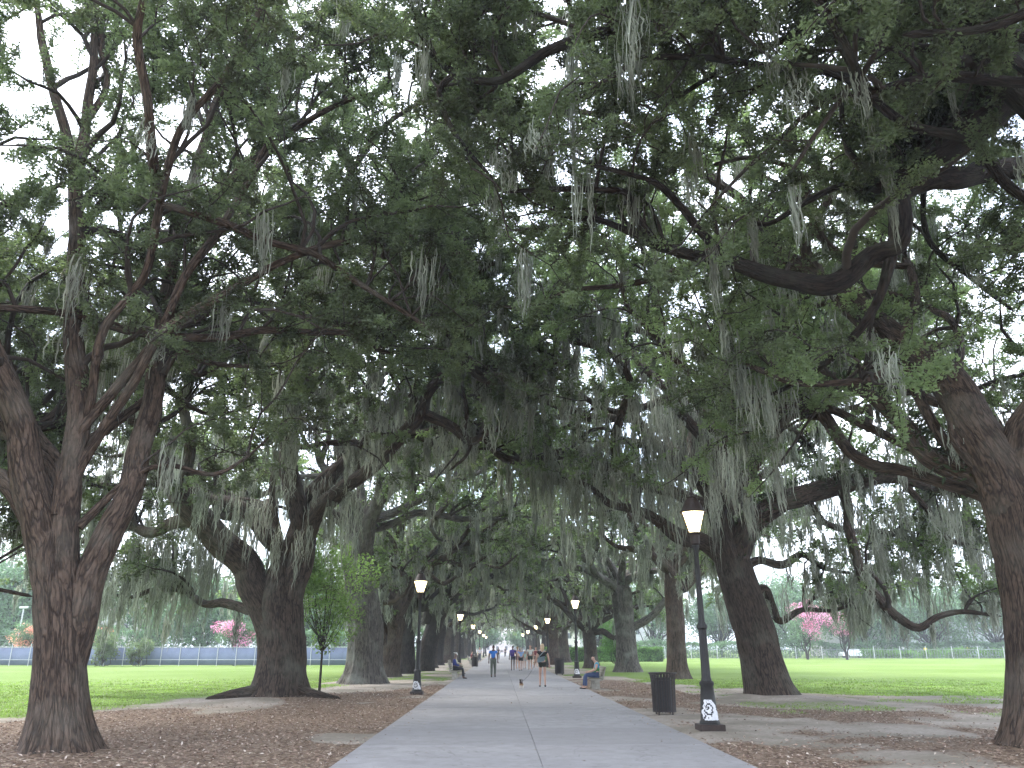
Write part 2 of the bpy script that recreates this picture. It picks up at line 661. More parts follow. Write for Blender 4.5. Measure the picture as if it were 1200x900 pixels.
def oak(name, base, trunk, limbs, label, group, bark="bark", leaf="leaf", detail=1.0, generic=(), dens=1.0, moss=1.0,
        flare=0.7, flute=0.0, lobes=0.35, roots=(), leafsize=None, extra_moss=(), fern=(), kink=0.16, seed=1, sec0=None, twigm="twig"):
    """trunk: Nx4 array, limbs: list of lists of Nx4 arrays (each inner list is one limb with its forks)"""
    global rng
    rng = np.random.default_rng(seed * 101 + 5)
    base = np.array([base[0], base[1], 0.0])
    root = empty(name, base)
    tag(root, label, "tree", group)
    dist = max(8.0, np.linalg.norm(base - CAM))
    near = dist < 34
    # trunk
    step = 0.07 if dist < 16 else 0.11 if near else 0.3 if dist < 90 else 0.8
    sides = 128 if dist < 16 else 96 if near else 32 if dist < 90 else 12
    tr = catmull(trunk, step)
    tr[:, 3] = np.maximum(tr[:, 3], 0.02)
    ridge = 0.022 if near else (0.04 if dist < 90 else 0)
    parts = [big_tube(tr[:, :3], tr[:, 3], sides, seed, ridge, flute, 9, 0.07, flare, 0.42 + 0.25 * flute * 3, lobes, tip=True)]
    np_mesh("trunk", *parts[0][:2], M[bark], root, base, bk=parts[0][2])
    for r in roots:
        rt = catmull(px_limb(r) if len(r[0]) == 4 else r, 0.1)
        rt[:, 2] = np.linspace(.30, .05, len(rt)) + .1 * np.exp(-np.linspace(0, 3, len(rt)))
        v, q, b_ = big_tube(rt[:, :3], rt[:, 3], 24, seed + 20, 0.02, 0, 5, 0.15)
        np_mesh("root", v, q, M[bark], root, base, bk=b_)
    # limbs
    limbs = [list(l) for l in limbs]
    for g in generic:
        p0 = trunk[-1][:3] + rng.normal(0, 0.1, 3) * np.array([1, 1, 1]) - np.array([0, 0, g.get("drop", 0.3)])
        l0 = generic_limb(p0, g["az"], g["el"], g["L"], g["r"], wig=g.get("wig", kink + 0.06), end_el=g.get("end", 0.12))
        forks = [l0]
        for f in range(g.get("forks", 2)):
            k = int(len(l0) * rng.uniform(0.25, 0.6))
            az2 = g["az"] + rng.choice([-1, 1]) * rng.uniform(0.5, 1.1)
            el2 = rng.uniform(0.1, 0.8)
            fk = generic_limb(l0[k][:3], az2, el2, g["L"] * rng.uniform(0.4, 0.65), l0[k][3] * 0.7, wig=kink + 0.06)
            fk[0, 3] = l0[k][3] * 0.85
            forks.append(fk)
        limbs.append(forks)
    S = []  # samples for branching: pos, tangent, r, frac
    ls = 20 if near else 10 if dist < 90 else 5
    for li, forks in enumerate(limbs):
        tp = []
        for fi, l in enumerate(forks):
            c = catmull(l, 0.12 if near else 0.35 if dist < 90 else 0.9)
            n = len(c)
            # gnarl
            am = np.clip(c[:, 3:4] * 0.28, 0.01, 0.09)
            ss = np.arange(n) * (0.12 if near else 0.35)
            wob = np.stack([vn(ss * 1.1, ss * 0 + 3.1 * li + fi, 40 + k) - 0.5 for k in range(3)], 1)
            env = np.clip(np.arange(n) / 8.0, 0, 1)[:, None]
            c[:, :3] += wob * am * 3.0 * env
            tp.append(big_tube(c[:, :3], c[:, 3], ls if c[0, 3] > 0.08 else max(5, ls // 2), seed + li * 3 + fi, 0.02 if near else 0, 0, 5, 0.13))
            t = unit(np.gradient(c[:, :3], axis=0))
            L = np.linalg.norm(np.diff(c[:, :3], axis=0), axis=1).sum()
            m = max(4, int(L * 2.2))
            ii = np.linspace(0, n - 1, m).astype(int)
            fr = ii / (n - 1)
            for i_, f_ in zip(ii, fr):
                S.append([*c[i_, :3], *t[i_], c[i_, 3], f_, L])
        v, q, b_ = merge(tp)
        np_mesh("limb", v, q, M[bark], root, base, bk=b_)
    S = np.array(S)
    # secondaries
    nsec = 0.85 * (1.0 if dist < 45 else 0.8 if dist < 90 else 0.55)
    dens2 = dens * (1.0 if dist < 34 else 0.5)
    prob = np.clip((S[:, 7] - (sec0 if sec0 is not None else 0.32 if near else 0.12)) * 2.4, 0, 1) * nsec * np.clip(S[:, 8] / 5, 0.4, 1.2) * (1.0 + 0.9 * (S[:, 7] > 0.8)) * dens2
    reps = rng.poisson(prob)
    idx = np.repeat(np.arange(len(S)), reps)
    st = S[idx]
    B = len(st)
    K2 = 9 if dist < 90 else 6
    tang = st[:, 3:6]
    r_ = rng.normal(size=(B, 3))
    perp = unit(r_ - tang * (r_ * tang).sum(1, keepdims=True))
    perp[:, 2] = np.abs(perp[:, 2]) * 0.8 + perp[:, 2] * 0.2
    thick = np.clip((st[:, 6] - (0.02 if near else 0.05)) / 0.06, 0, 1)
    perp[:, 2] = perp[:, 2] * (1 - thick) + (np.abs(perp[:, 2]) + (0.55 if near else 0.35)) * thick
    d = unit(perp * 0.85 + tang * 0.55 + np.array([0, 0, 0.15]))
    L2 = rng.uniform(1.6, 4.2, B) * np.clip(1.25 - 0.5 * st[:, 7], 0.6, 1.2)
    pts = np.zeros((B, K2, 3))
    pts[:, 0] = st[:, :3]
    w = np.zeros((B, 3))
    for k in range(1, K2):
        w = w * 0.35 + rng.normal(0, 0.34, (B, 3))
        d = unit(d + w * 0.9 + np.array([0, 0, 0.05]) * (1 - k / K2) - np.array([0, 0, 0.03]) * (k / K2))
        pts[:, k] = pts[:, k - 1] + d * (L2 / (K2 - 1))[:, None]
    r0 = np.clip(st[:, 6] * 0.5, 0.018, 0.075) * np.clip(L2 / 3.2, 0.5, 1.2)
    rad = r0[:, None] * (1 - np.linspace(0, 1, K2)[None]) ** 0.8 + 0.007
    okb = allowed(pts[:, K2 // 2])
    pts, rad, L2 = pts[okb], rad[okb], L2[okb]
    B = len(pts)
    tubes = [batch_tubes(pts, rad, 6 if near else 4 if dist < 90 else 3)]
    # tertiaries
    nter = (7 if near else 8) if dist < 90 else 4
    ki = rng.integers(2, K2, (B, nter))
    ki[:, 0] = K2 - 1
    p0 = np.take_along_axis(pts, ki[:, :, None], 1).reshape(-1, 3)
    dd = unit(np.gradient(pts, axis=1))
    t0 = np.take_along_axis(dd, ki[:, :, None], 1).reshape(-1, 3)
    B3 = len(p0)
    K3 = 5 if dist < 90 else 3
    r_ = unit(rng.normal(size=(B3, 3)))
    r_[:, 2] *= 0.65
    d = unit(t0 * 0.7 + r_ + np.array([0, 0, 0.12]))
    L3 = rng.uniform(0.5, 1.35, B3) * (1.0 if dist < 90 else 1.5)
    p3 = np.zeros((B3, K3, 3))
    p3[:, 0] = p0
    for k in range(1, K3):
        d = unit(d + rng.normal(0, 0.3, (B3, 3)))
        p3[:, k] = p3[:, k - 1] + d * (L3 / (K3 - 1))[:, None]
    rad3 = np.linspace(0.013, 0.004, K3)[None] * np.ones((B3, 1)) * (1 if near else 1.5)
    ok = allowed(p3[:, -1])
    p3, rad3 = p3[ok], rad3[ok]
    if dist < 90:
        tubes.append(batch_tubes(p3, rad3, 3))
    v, q, b_ = merge(tubes)
    np_mesh("branchwork", v, q, M[twigm], root, base, bk=b_)
    # leaves
    B3 = len(p3)
    ls_ = leafsize or float(np.clip(dist * 0.0050, 0.064, 0.55))
    # leaf count so that the leaf area per twig stays the same
    per = 54 * LEAF_K * dens * (0.095 / ls_) ** 2 * (1 if dist < 90 else 2.6)
    tot = int(B3 * max(per, 1.5))
    ti = rng.integers(0, B3, tot)
    tk = rng.random(tot) ** (0.5 if near else 0.7) * (K3 - 1)
    k0 = np.minimum(tk.astype(int), K3 - 2)
    fr = (tk - k0)[:, None]
    c = p3[ti, k0] * (1 - fr) + p3[ti, k0 + 1] * fr
    c = c + rng.normal(0, 0.058 if dist < 40 else 0.13 if dist < 90 else 0.3, (tot, 3))
    c = c[allowed(c)]
    tot = len(c)
    ax = rng.normal(size=(tot, 3))
    ax[:, 2] = ax[:, 2] * 0.6 - 0.05
    ax = unit(ax)
    Ls = ls_ * rng.uniform(0.65, 1.3, tot)
    v, q = leaves(c, ax, Ls, Ls * rng.uniform(0.42, 0.6, tot))
    np_mesh("crown", v, q, M[leaf], root, base, smooth=False)
    STAT["leaves"] += tot
    # moss
    if moss > 0:
        lowz = np.concatenate([pts[:, 3:].reshape(-1, 3), p3[:, -1], S[(S[:, 6] < 0.3), :3]])
        wgt = np.exp(-np.clip(lowz[:, 2] - 7, 0, 20) / 3.2) + 0.05
        nc = int(400 * (1 if dist < 34 else .5) * moss * (1.15 if dist < 90 else 0.5))
        ci = rng.choice(len(lowz), nc, p=wgt / wgt.sum())
        cc = lowz[ci]
        clen = np.clip(rng.lognormal(-0.18, 0.55, nc), 0.25, 3.2 if dist > 18 else 1.3)
        ns = (42 if dist < 18 else 24) if dist < 90 else 8
        cid = np.repeat(np.arange(nc), ns)
        sp_ = (rng.uniform(0.04, 0.15, nc) * (1 if dist < 90 else 2.2))[cid][:, None]
        top = np.repeat(cc, ns, 0) + rng.normal(0, 1, (nc * ns, 3)) * np.array([1, 1, 0.5]) * sp_
        stg = rng.random(nc * ns) ** 1.5 * 0.55          # later strands start lower down the beard
        top[:, 2] -= clen[cid] * stg
        cen = cc[cid]
        top[:, :2] = cen[:, :2] + (top[:, :2] - cen[:, :2]) * (1 - stg)[:, None]
        ln = clen[cid] * rng.uniform(0.35, 1.05, nc * ns) * (1 - stg * 0.9)
        wd = np.clip(dist * 0.0014, 0.012, 0.2) * rng.uniform(0.6, 1.5, nc * ns)
        end = top.copy()
        end[:, 2] -= ln
        ax_ = np.abs(end[:, 0] - 0.6)
        zmin = np.where(ax_ < 4.5, 3.4, np.where(ax_ < 8, 2.3, 1.4))
        ok = (end[:, 2] > zmin) & (np.linalg.norm(top - CAM, axis=1) > 6)
        top, ln, wd, cid = top[ok], ln[ok], wd[ok], cid[ok]
        mv, mq = [], []
        a_, b2 = moss_strands(top, ln, wd, clump=cid)
        mv.append(a_)
        mq.append(b2)
        o_ = len(a_)
        for (px, y0, y1, Y, n_, sp_) in extra_moss:
            t_ = P(px, y0, Y)
            e_ = P(px, y1, Y)
            Ltot = t_[2] - e_[2]
            tp_ = t_[None] + rng.normal(0, 1, (n_, 3)) * np.array([sp_, sp_, 0.05])
            # several stages so that a long beard keeps its width down its length
            off = rng.random(n_) ** 1.2 * 0.6 * Ltot
            shr = (1 - off / Ltot)
            tp_[:, :2] = t_[:2] + (tp_[:, :2] - t_[:2]) * shr[:, None]
            tp_[:, 2] -= off
            l_ = np.minimum(Ltot * rng.uniform(0.25, 0.5, n_), tp_[:, 2] - e_[2])
            a_, b2 = moss_strands(tp_, np.maximum(l_, 0.15), rng.uniform(0.008, 0.022, n_) * max(1, Y / 13))
            mv.append(a_)
            mq.append(b2 + o_)
            o_ += len(a_)
        v = np.vstack(mv)
        q = np.vstack(mq)
        STAT["strands"] += len(top)
        np_mesh("spanish_moss", v, q, M["moss"], root, base, smooth=True)
    # ferns along the upper side of given limbs
    fv = []
    for li, dn in fern:
        for l in limbs[li][:1]:
            c = catmull(l, 0.05)
            c = c[(c[:, 3] > 0.07)]
            n_ = int(len(c) * dn)
            ii = rng.integers(0, len(c), n_)
            t = unit(np.gradient(c[:, :3], axis=0))[ii]
            side = unit(np.cross(t, np.array([0, 0, 1.0])))
            upv = np.cross(side, t)
            th = rng.normal(0, 1.15, n_)[:, None]
            o_ = side * np.sin(th) + upv * np.cos(th)
            pp = c[ii, :3] + o_ * c[ii, 3:4] * 0.95
            dr = unit(o_ + rng.normal(0, 0.5, (n_, 3)))
            fv.append((pp, dr, rng.uniform(0.07, 0.24, n_)))
    if fv:
        pp = np.vstack([f[0] for f in fv])
        dr = np.vstack([f[1] for f in fv])
        ln = np.concatenate([f[2] for f in fv])
        v, q = leaves(pp, dr, ln, ln * 0.3)
        np_mesh("fern", v, q, M["fern"], root, base, smooth=False)
    return root


def G(az, el, L, r, **k):
    return dict(az=math.radians(az), el=math.radians(el), L=L, r=r, **k)


def trunk_px(spec):
    a = px_limb(spec)
    a[0, 2] = -0.12
    return a


def curtain(seed, n, x0, x1, ya, yb, la, lb, Ya, Yb, ns=34, sp=.16):
    r = np.random.default_rng(seed)
    out = []
    for _ in range(n):
        px = r.uniform(x0, x1)
        y0 = r.uniform(ya, yb)
        out.append((px, y0, y0 + r.uniform(la, lb), r.uniform(Ya, Yb), ns, r.uniform(.5, 1.5) * sp))
    return tuple(out)


GL = "live oaks along the left edge of the promenade"
GR = "live oaks along the right edge of the promenade"

# ---- near left oak, several stems
b = P(66, 888, 13.0)
tr = trunk_px([(68, 890, 13.0, .38), (69, 850, 13.0, .37), (70, 800, 13.0, .36), (70, 740, 13.0, .34), (68, 690, 13.0, .34), (66, 650, 13.0, .34), (68, 615, 13.0, .22), (70, 590, 13.0, .1)])
limbs = [
    [px_limb([(66, 735, 13, .20), (60, 690, 13, .25), (52, 640, 12.95, .27), (40, 570, 12.8, .26), (20, 500, 12.6, .23), (2, 440, 12.4, .2), (-25, 370, 12.2, .17), (-60, 280, 12, .14), (-80, 170, 12, .1), (-90, 60, 12, .05)])],
    [px_limb([(72, 740, 13, .2), (78, 680, 12.95, .25), (81, 620, 12.97, .23), (83, 560, 13.05, .19), (88, 470, 13.1, .18), (87, 390, 13.1, .17), (91, 310, 13.2, .15), (92, 220, 13.3, .13), (98, 150, 13.3, .1), (108, 80, 13.4, .08), (112, 10, 13.6, .06), (95, -80, 14, .03)]),
     px_limb([(92, 215, 13.3, .1), (75, 150, 13.2, .09), (58, 90, 13, .08), (45, 20, 12.9, .06), (30, -60, 12.6, .03)]),
     px_limb([(97, 150, 13.3, .07), (125, 100, 13.5, .06), (118, 40, 13.6, .05), (140, -30, 14, .03)])],
    [px_limb([(74, 830, 13, .16), (80, 790, 13, .23), (88, 750, 13, .26), (98, 712, 13, .25), (112, 665, 13.1, .24), (132, 620, 13.2, .22), (152, 585, 13.3, .2), (170, 520, 13.6, .18), (183, 450, 13.9, .16), (190, 380, 14.1, .14), (202, 310, 14.3, .12), (216, 250, 14.5, .11), (236, 180, 14.8, .1), (262, 105, 15.2, .085), (300, 45, 15.6, .07), (345, -20, 16, .04)]),
     px_limb([(214, 285, 14.4, .1), (248, 240, 14.3, .085), (280, 200, 14.2, .075), (320, 170, 14.1, .065), (355, 145, 14, .055), (400, 120, 13.8, .045), (450, 105, 13.5, .03)]),
     px_limb([(188, 400, 14, .09), (215, 365, 14.3, .07), (245, 350, 14.6, .06), (285, 352, 15, .045), (330, 385, 15.4, .03)]),
     px_limb([(190, 440, 13.9, .08), (210, 412, 14.2, .06), (245, 425, 14.6, .05), (300, 430, 15, .03)])],
    [px_limb([(64, 690, 13, .17), (50, 640, 12.95, .19), (30, 600, 12.9, .19), (5, 565, 12.7, .17), (-40, 545, 12.5, .15), (-100, 530, 12.2, .12), (-180, 480, 12, .08), (-240, 430, 12, .04)]),
     px_limb([(-20, 550, 12.6, .1), (-60, 600, 13.5, .08), (-90, 640, 14.5, .07), (-60, 680, 15.5, .05), (-10, 690, 16, .04), (40, 700, 16.5, .03)])],
    [px_limb([(92, 618, 13, .08), (112, 598, 13.1, .06), (140, 570, 13.2, .05), (168, 550, 13.3, .045), (200, 545, 13.6, .04), (250, 556, 14, .035), (290, 535, 14.4, .025), (318, 510, 14.8, .015)])],
]
oak("oak_tree", b, tr, limbs, "brown oak splitting low into several tall stems, nearest the viewer on the left", GL, bark="bark_red",
    generic=[G(200, 60, 8, .09), G(100, 60, 10, .1), G(150, 68, 10, .1), G(130, 60, 11, .06), G(60, 80, 13, .055), G(25, 74, 13, .05, end=.6), G(110, 76, 13, .05, end=.6), G(345, 80, 12, .045, end=.7)], moss=0.3, dens=1.25, sec0=.2, flare=0.85, lobes=.45, seed=3,
    roots=[np.array([[-7.0, 12.7, .3, .2], [-7.3, 12.3, .18, .15], [-7.7, 12.0, .08, .08], [-8.1, 11.8, .02, .03]]), np.array([[-6.6, 12.7, .3, .2], [-6.4, 12.3, .16, .14], [-6.25, 11.9, .08, .08], [-6.0, 11.5, .0, .03]]), np.array([[-6.5, 13, .3, .2], [-6.1, 13.0, .18, .13], [-5.7, 12.9, .08, .08], [-5.2, 12.9, .0, .03]])],
    extra_moss=[(140, 330, 560, 14.2, 90, .22), (160, 380, 600, 14.6, 60, .2), (120, 400, 560, 15, 50, .25)])

# ---- second left oak, big fork and surface roots
b = P(325, 822, 27)
tr = trunk_px([(325, 824, 27, .82), (328, 800, 27, .8), (330, 760, 27, .78), (328, 730, 27, .78), (327, 705, 27, .74), (328, 685, 27, .55), (330, 660, 27, .32), (332, 640, 27, .12)])
limbs = [
    [px_limb([(326, 775, 27, .4), (318, 738, 26.95, .55), (306, 703, 26.9, .54), (288, 668, 26.9, .49), (262, 635, 26.7, .45), (236, 608, 26.5, .42), (212, 585, 26.2, .36), (190, 545, 26, .28), (160, 500, 25.5, .22), (130, 455, 25, .16), (90, 400, 24.5, .1)]),
     px_limb([(232, 610, 26.5, .25), (205, 612, 27, .2), (175, 625, 28, .17), (150, 618, 29, .14), (115, 630, 30, .1), (60, 640, 31, .05)]),
     px_limb([(206, 575, 26.2, .22), (225, 520, 25.5, .18), (215, 470, 25, .15), (235, 420, 24.6, .12), (250, 370, 24, .08)])],
    [px_limb([(331, 775, 27, .4), (335, 738, 26.95, .52), (341, 702, 26.95, .49), (349, 655, 27, .42), (354, 615, 26.9, .38), (344, 575, 26.7, .36), (338, 540, 26.5, .32), (344, 495, 26, .27), (356, 450, 25.6, .24), (352, 400, 25, .21), (362, 350, 24.5, .18), (350, 310, 24, .15), (320, 285, 23.6, .12), (300, 250, 23, .07)]),
     px_limb([(355, 345, 24.4, .17), (395, 300, 23.6, .15), (425, 290, 23.2, .13), (455, 285, 23, .12), (480, 262, 22.7, .1), (492, 235, 22.5, .08), (497, 190, 22, .06), (500, 140, 21.5, .04)]),
     px_limb([(356, 400, 25, .16), (400, 375, 23.8, .13), (450, 368, 22.6, .10), (500, 345, 21.4, .08), (545, 330, 20.4, .06), (590, 300, 19.6, .03)]),
     px_limb([(352, 330, 24.4, .13), (390, 250, 22.4, .11), (420, 190, 21, .09), (460, 140, 19.8, .07), (520, 110, 18.8, .05), (580, 100, 18, .03)]),
     px_limb([(480, 262, 22.7, .08), (510, 250, 22.4, .06), (540, 225, 22, .05), (545, 190, 21.6, .03)]),
     px_limb([(345, 480, 26, .2), (300, 430, 25.4, .18), (270, 390, 25, .17), (240, 350, 24.4, .15), (225, 310, 24, .1), (250, 280, 23.6, .08), (285, 262, 23.3, .05)]),
     px_limb([(400, 298, 23.5, .1), (398, 260, 23.3, .08), (410, 225, 23, .07), (405, 190, 22.7, .05), (385, 165, 22.4, .03)])],
    [px_limb([(310, 720, 27, .2), (285, 712, 27.6, .17), (262, 706, 28.2, .15), (238, 708, 28.8, .13), (215, 692, 29.4, .11), (185, 690, 30, .09), (150, 700, 30.6, .06), (120, 690, 31, .04)])],
    [px_limb([(346, 660, 27, .2), (358, 625, 26.6, .26), (382, 590, 25.8, .25), (425, 556, 24.6, .22), (462, 522, 23.6, .19), (480, 500, 23.2, .18), (494, 482, 23, .19), (500, 464, 22.8, .16), (515, 446, 22.6, .16), (530, 433, 22.5, .15), (548, 424, 22.3, .16), (560, 440, 22.1, .15), (585, 446, 21.8, .13), (605, 443, 21.6, .10), (620, 431, 21.3, .07), (655, 425, 21, .035)]),
     px_limb([(492, 482, 23, .16), (512, 492, 22.9, .15), (535, 505, 22.8, .14), (552, 518, 22.7, .12), (570, 507, 22.5, .09), (590, 498, 22.2, .07), (603, 478, 22, .05), (640, 462, 21.6, .03)]),
     px_limb([(545, 510, 22.7, .07), (546, 475, 22.6, .055), (540, 450, 22.6, .035)]),
     px_limb([(490, 482, 23, .08), (486, 455, 22.9, .06), (490, 436, 22.8, .04)]),
     px_limb([(552, 518, 22.7, .06), (545, 535, 22.5, .045), (525, 552, 22.3, .03)])],
]
roots = [[(322, 812, 26.8, .3), (300, 820, 26.4, .26), (275, 824, 26.2, .2), (255, 827, 26, .14), (238, 829, 25.9, .06)],
         [(335, 813, 26.8, .28), (355, 819, 26.6, .2), (375, 820, 26.5, .13), (400, 822, 26.4, .05)]]
oak("oak_tree", b, tr, limbs, "massive dark oak with a wide low fork and thick surface roots beside the sapling", GL, bark="bark",
    generic=[G(110, 45, 10, .25), G(260, 76, 11, .08, end=.6), G(20, 68, 12, .2), G(150, 60, 11, .22), G(335, 70, 13, .10, end=.5), G(300, 74, 12, .08, end=.6), G(70, 72, 13, .2)], moss=1.9, dens=1.05, flare=0.6, seed=11, roots=roots, kink=0.22,
    extra_moss=curtain(1, 46, 118, 288, 610, 690, 50, 100, 28, 31) + curtain(2, 26, 225, 425, 545, 620, 35, 95, 24.5, 26.5))

# ---- third left oak, fluted grey trunk; gnarled limb reaching over the walk
b = P(425, 800, 39.5)
tr = trunk_px([(425, 802, 39.5, .82), (427, 780, 39.5, .8), (428, 740, 39.5, .78), (425, 700, 39.5, .74), (420, 650, 39.5, .7), (418, 620, 39.5, .5)])
limbs = [
    [px_limb([(424, 680, 39.5, .4), (430, 630, 39, .38), (440, 590, 38, .3), (460, 560, 37, .22), (490, 540, 36, .12)])],
    [px_limb([(418, 650, 39.5, .35), (404, 580, 39, .3), (398, 500, 38, .25), (415, 430, 37, .2), (430, 370, 36, .14), (420, 310, 35, .08)])],
]
oak("oak_tree", b, tr, limbs, "pale grey oak with a deeply fluted trunk behind the thin sapling", GL, bark="bark_grey", leaf="leaf_b",
    generic=[G(180, 45, 9, .25), G(100, 50, 10, .25), G(250, 50, 10, .22), G(320, 60, 12, .22), G(30, 45, 11, .2), G(350, 62, 13, .22), G(60, 75, 13, .2)], moss=1.2, flare=0.45, flute=0.10, lobes=0.3, seed=17, kink=0.2)


# ---- remaining avenue oaks from trunk positions
def row_oak(px, Y, r, lean, label, group, bark="bark", hgt=3.6, extra=None, moss=1.4, seed=0, dens=1.0, sc=1.0, n=7, leaf="leaf_b", x=None, flute=0.03):
    bx = P(px, 790, Y)[0] if x is None else x
    t = np.array([[bx, Y, -0.12, r * 1.02], [bx + lean * 0.3, Y, hgt * 0.35, r * .98], [bx + lean * 0.7, Y + .1, hgt * .75, r * .93], [bx + lean, Y, hgt, r * .95], [bx + lean * 1.1, Y, hgt + 0.5, r * .6]])
    side = 1 if bx < 0 else -1          # towards the walk
    gen = []
    a0 = rng.uniform(0, 360)
    for i in range(n):
        az = a0 + i * 360 / n + rng.uniform(-18, 18)
        inward = math.cos(math.radians(az)) * side
        L = (9.5 + 2.0 * inward + rng.uniform(-1, 1)) * sc
        el = 58 + rng.uniform(-12, 12) if i % 2 else 36 + rng.uniform(-8, 10)
        gen.append(G(az, el, L, r * 0.38, drop=rng.uniform(0, 0.9)))
    gen.append(G(rng.uniform(0, 360), 80, 11 * sc, r * 0.4))
    gen.append(G(0 if side > 0 else 180, 66, 12 * sc, r * 0.36))
    return oak("oak_tree", (bx, Y), t, extra or [], label, group, bark=bark, generic=gen, moss=moss, dens=dens, flare=0.55, lobes=0.35, seed=seed, kink=0.2, leaf=leaf, flute=flute)


row_oak(455, 48.5, .55, .3, "brown forked oak just past the fluted grey oak", GL, "bark_red", 3.0, seed=21, moss=1.6,
        extra=[[px_limb([(452, 755, 48.5, .4), (444, 725, 48.3, .36), (432, 700, 48, .28), (420, 660, 47, .2), (400, 620, 46, .12)])],
               [px_limb([(458, 750, 48.5, .4), (462, 710, 48.5, .38), (464, 670, 48.3, .32), (470, 620, 47.5, .25), (490, 560, 46, .15), (500, 500, 44, .08)])]])
row_oak(476, 55, .50, .0, "nearly black slim oak between the brown forked oak and the leaning oak", GL, "bark_dark", 4.2, seed=24, moss=1.2, n=5, sc=.8)
row_oak(495, 61, .62, 1.2, "dark oak leaning toward the walk behind the first left lamp", GL, "bark_dark", 4.6, seed=27, moss=1.2, n=6, sc=.95,
        extra=[[px_limb([(500, 730, 61, .4), (508, 700, 60.5, .34), (520, 675, 60, .26), (535, 655, 59, .16), (560, 640, 58, .08)])]])

# ---- right: oak outside the frame whose heavy fern-clad limb crosses the top corner
b = (10.6, 8.0)
tr = np.array([[10.6, 8.0, -.12, .8], [10.5, 8.0, 1.5, .72], [10.4, 8.1, 3.4, .7], [10.3, 8.2, 4.8, .6]])
p1 = P(1275, 10, 9.6)
limbs = [
    [np.vstack([[[10.35, 8.1, 3.9, .5], [10.2, 8.6, 5.6, .46]], px_limb([(1290, 0, 9.8, .50), (1240, 45, 10.2, .48), (1195, 88, 10.6, .45), (1150, 128, 11, .41), (1105, 155, 11.3, .37), (1065, 183, 11.6, .33), (1035, 205, 11.8, .29), (1008, 225, 12, .14)])]),
     px_limb([(1215, 195, 12.8, .2), (1160, 200, 12.6, .21), (1120, 208, 12.3, .2), (1080, 215, 12, .2), (1052, 232, 11.9, .21), (1050, 262, 11.8, .19), (1046, 288, 11.8, .17), (1018, 298, 11.9, .16), (975, 332, 12, .17), (935, 328, 12.1, .15), (895, 318, 12.1, .14), (850, 303, 12, .11), (810, 296, 12, .1), (770, 288, 12, .085), (738, 272, 12, .07), (700, 258, 12, .05), (660, 255, 12, .03)]),
     px_limb([(1046, 290, 11.8, .1), (1040, 315, 11.9, .09), (1028, 350, 12.1, .08), (1012, 380, 12.4, .07), (985, 410, 12.8, .06), (950, 438, 13.2, .05), (905, 462, 13.6, .035), (860, 480, 14, .02)]),
     px_limb([(1012, 222, 12, .07), (985, 218, 12.1, .06), (940, 240, 12.2, .05), (900, 262, 12.3, .04), (860, 255, 12.4, .03)]),
     px_limb([(850, 303, 12, .08), (820, 270, 11.7, .07), (800, 245, 11.5, .06), (770, 215, 11.3, .05), (740, 205, 11.1, .045), (700, 195, 11, .035), (660, 180, 10.8, .02)]),
     px_limb([(770, 288, 12, .06), (745, 250, 11.7, .055), (735, 225, 11.5, .05), (690, 222, 11.2, .045), (640, 222, 11, .04), (590, 225, 10.8, .025)])],
    [np.vstack([[[10.3, 8.2, 4.3, .3], [9.6, 8.8, 6.5, .26], [8.4, 9.6, 8.6, .22]], px_limb([(1010, -60, 9.8, .17), (900, -40, 9.6, .14), (790, -10, 9.6, .12), (720, 30, 9.7, .1), (690, 42, 9.8, .085), (640, 62, 9.9, .07), (585, 95, 10, .06), (535, 88, 10.1, .05), (500, 60, 10.2, .03)])]),
     px_limb([(780, -5, 9.6, .08), (745, 10, 9.8, .07), (735, 25, 10, .06), (760, 60, 10.4, .04), (770, 90, 10.8, .03)]),
     px_limb([(620, 5, 9.8, .07), (585, 20, 9.9, .06), (560, 55, 10, .05), (530, 90, 10.1, .045), (515, 108, 10.2, .04), (530, 150, 10.4, .035), (555, 185, 10.6, .03), (575, 205, 10.8, .02)])],
]
oak("oak_tree", b, tr, limbs, "oak whose heavy fern-covered limb slants down from the top right corner", GR, bark="bark_dark",
    generic=[G(190, 78, 11, .05, end=.6), G(150, 76, 13, .06, end=.55), G(140, 80, 14, .06, end=.5), G(170, 80, 13, .06, end=.5)], moss=0.2, seed=31, dens=1.25, kink=0.22,
    extra_moss=[(668, -20, 290, 9.9, 120, .06), (690, 170, 300, 11, 30, .04), (604, -20, 52, 9.9, 60, .05), (562, -20, 32, 10, 30, .04), (642, 120, 215, 10.8, 60, .09), (1031, 165, 295, 11.2, 90, .06),
                (925, 60, 160, 10.8, 50, .05), (1003, 60, 150, 10.8, 40, .05), (1108, 78, 150, 10.4, 40, .05), (868, 0, 70, 10.5, 35, .05), (852, 262, 305, 11.8, 40, .07), (700, 0, 60, 9.9, 40, .15)],
    fern=((0, 75),))

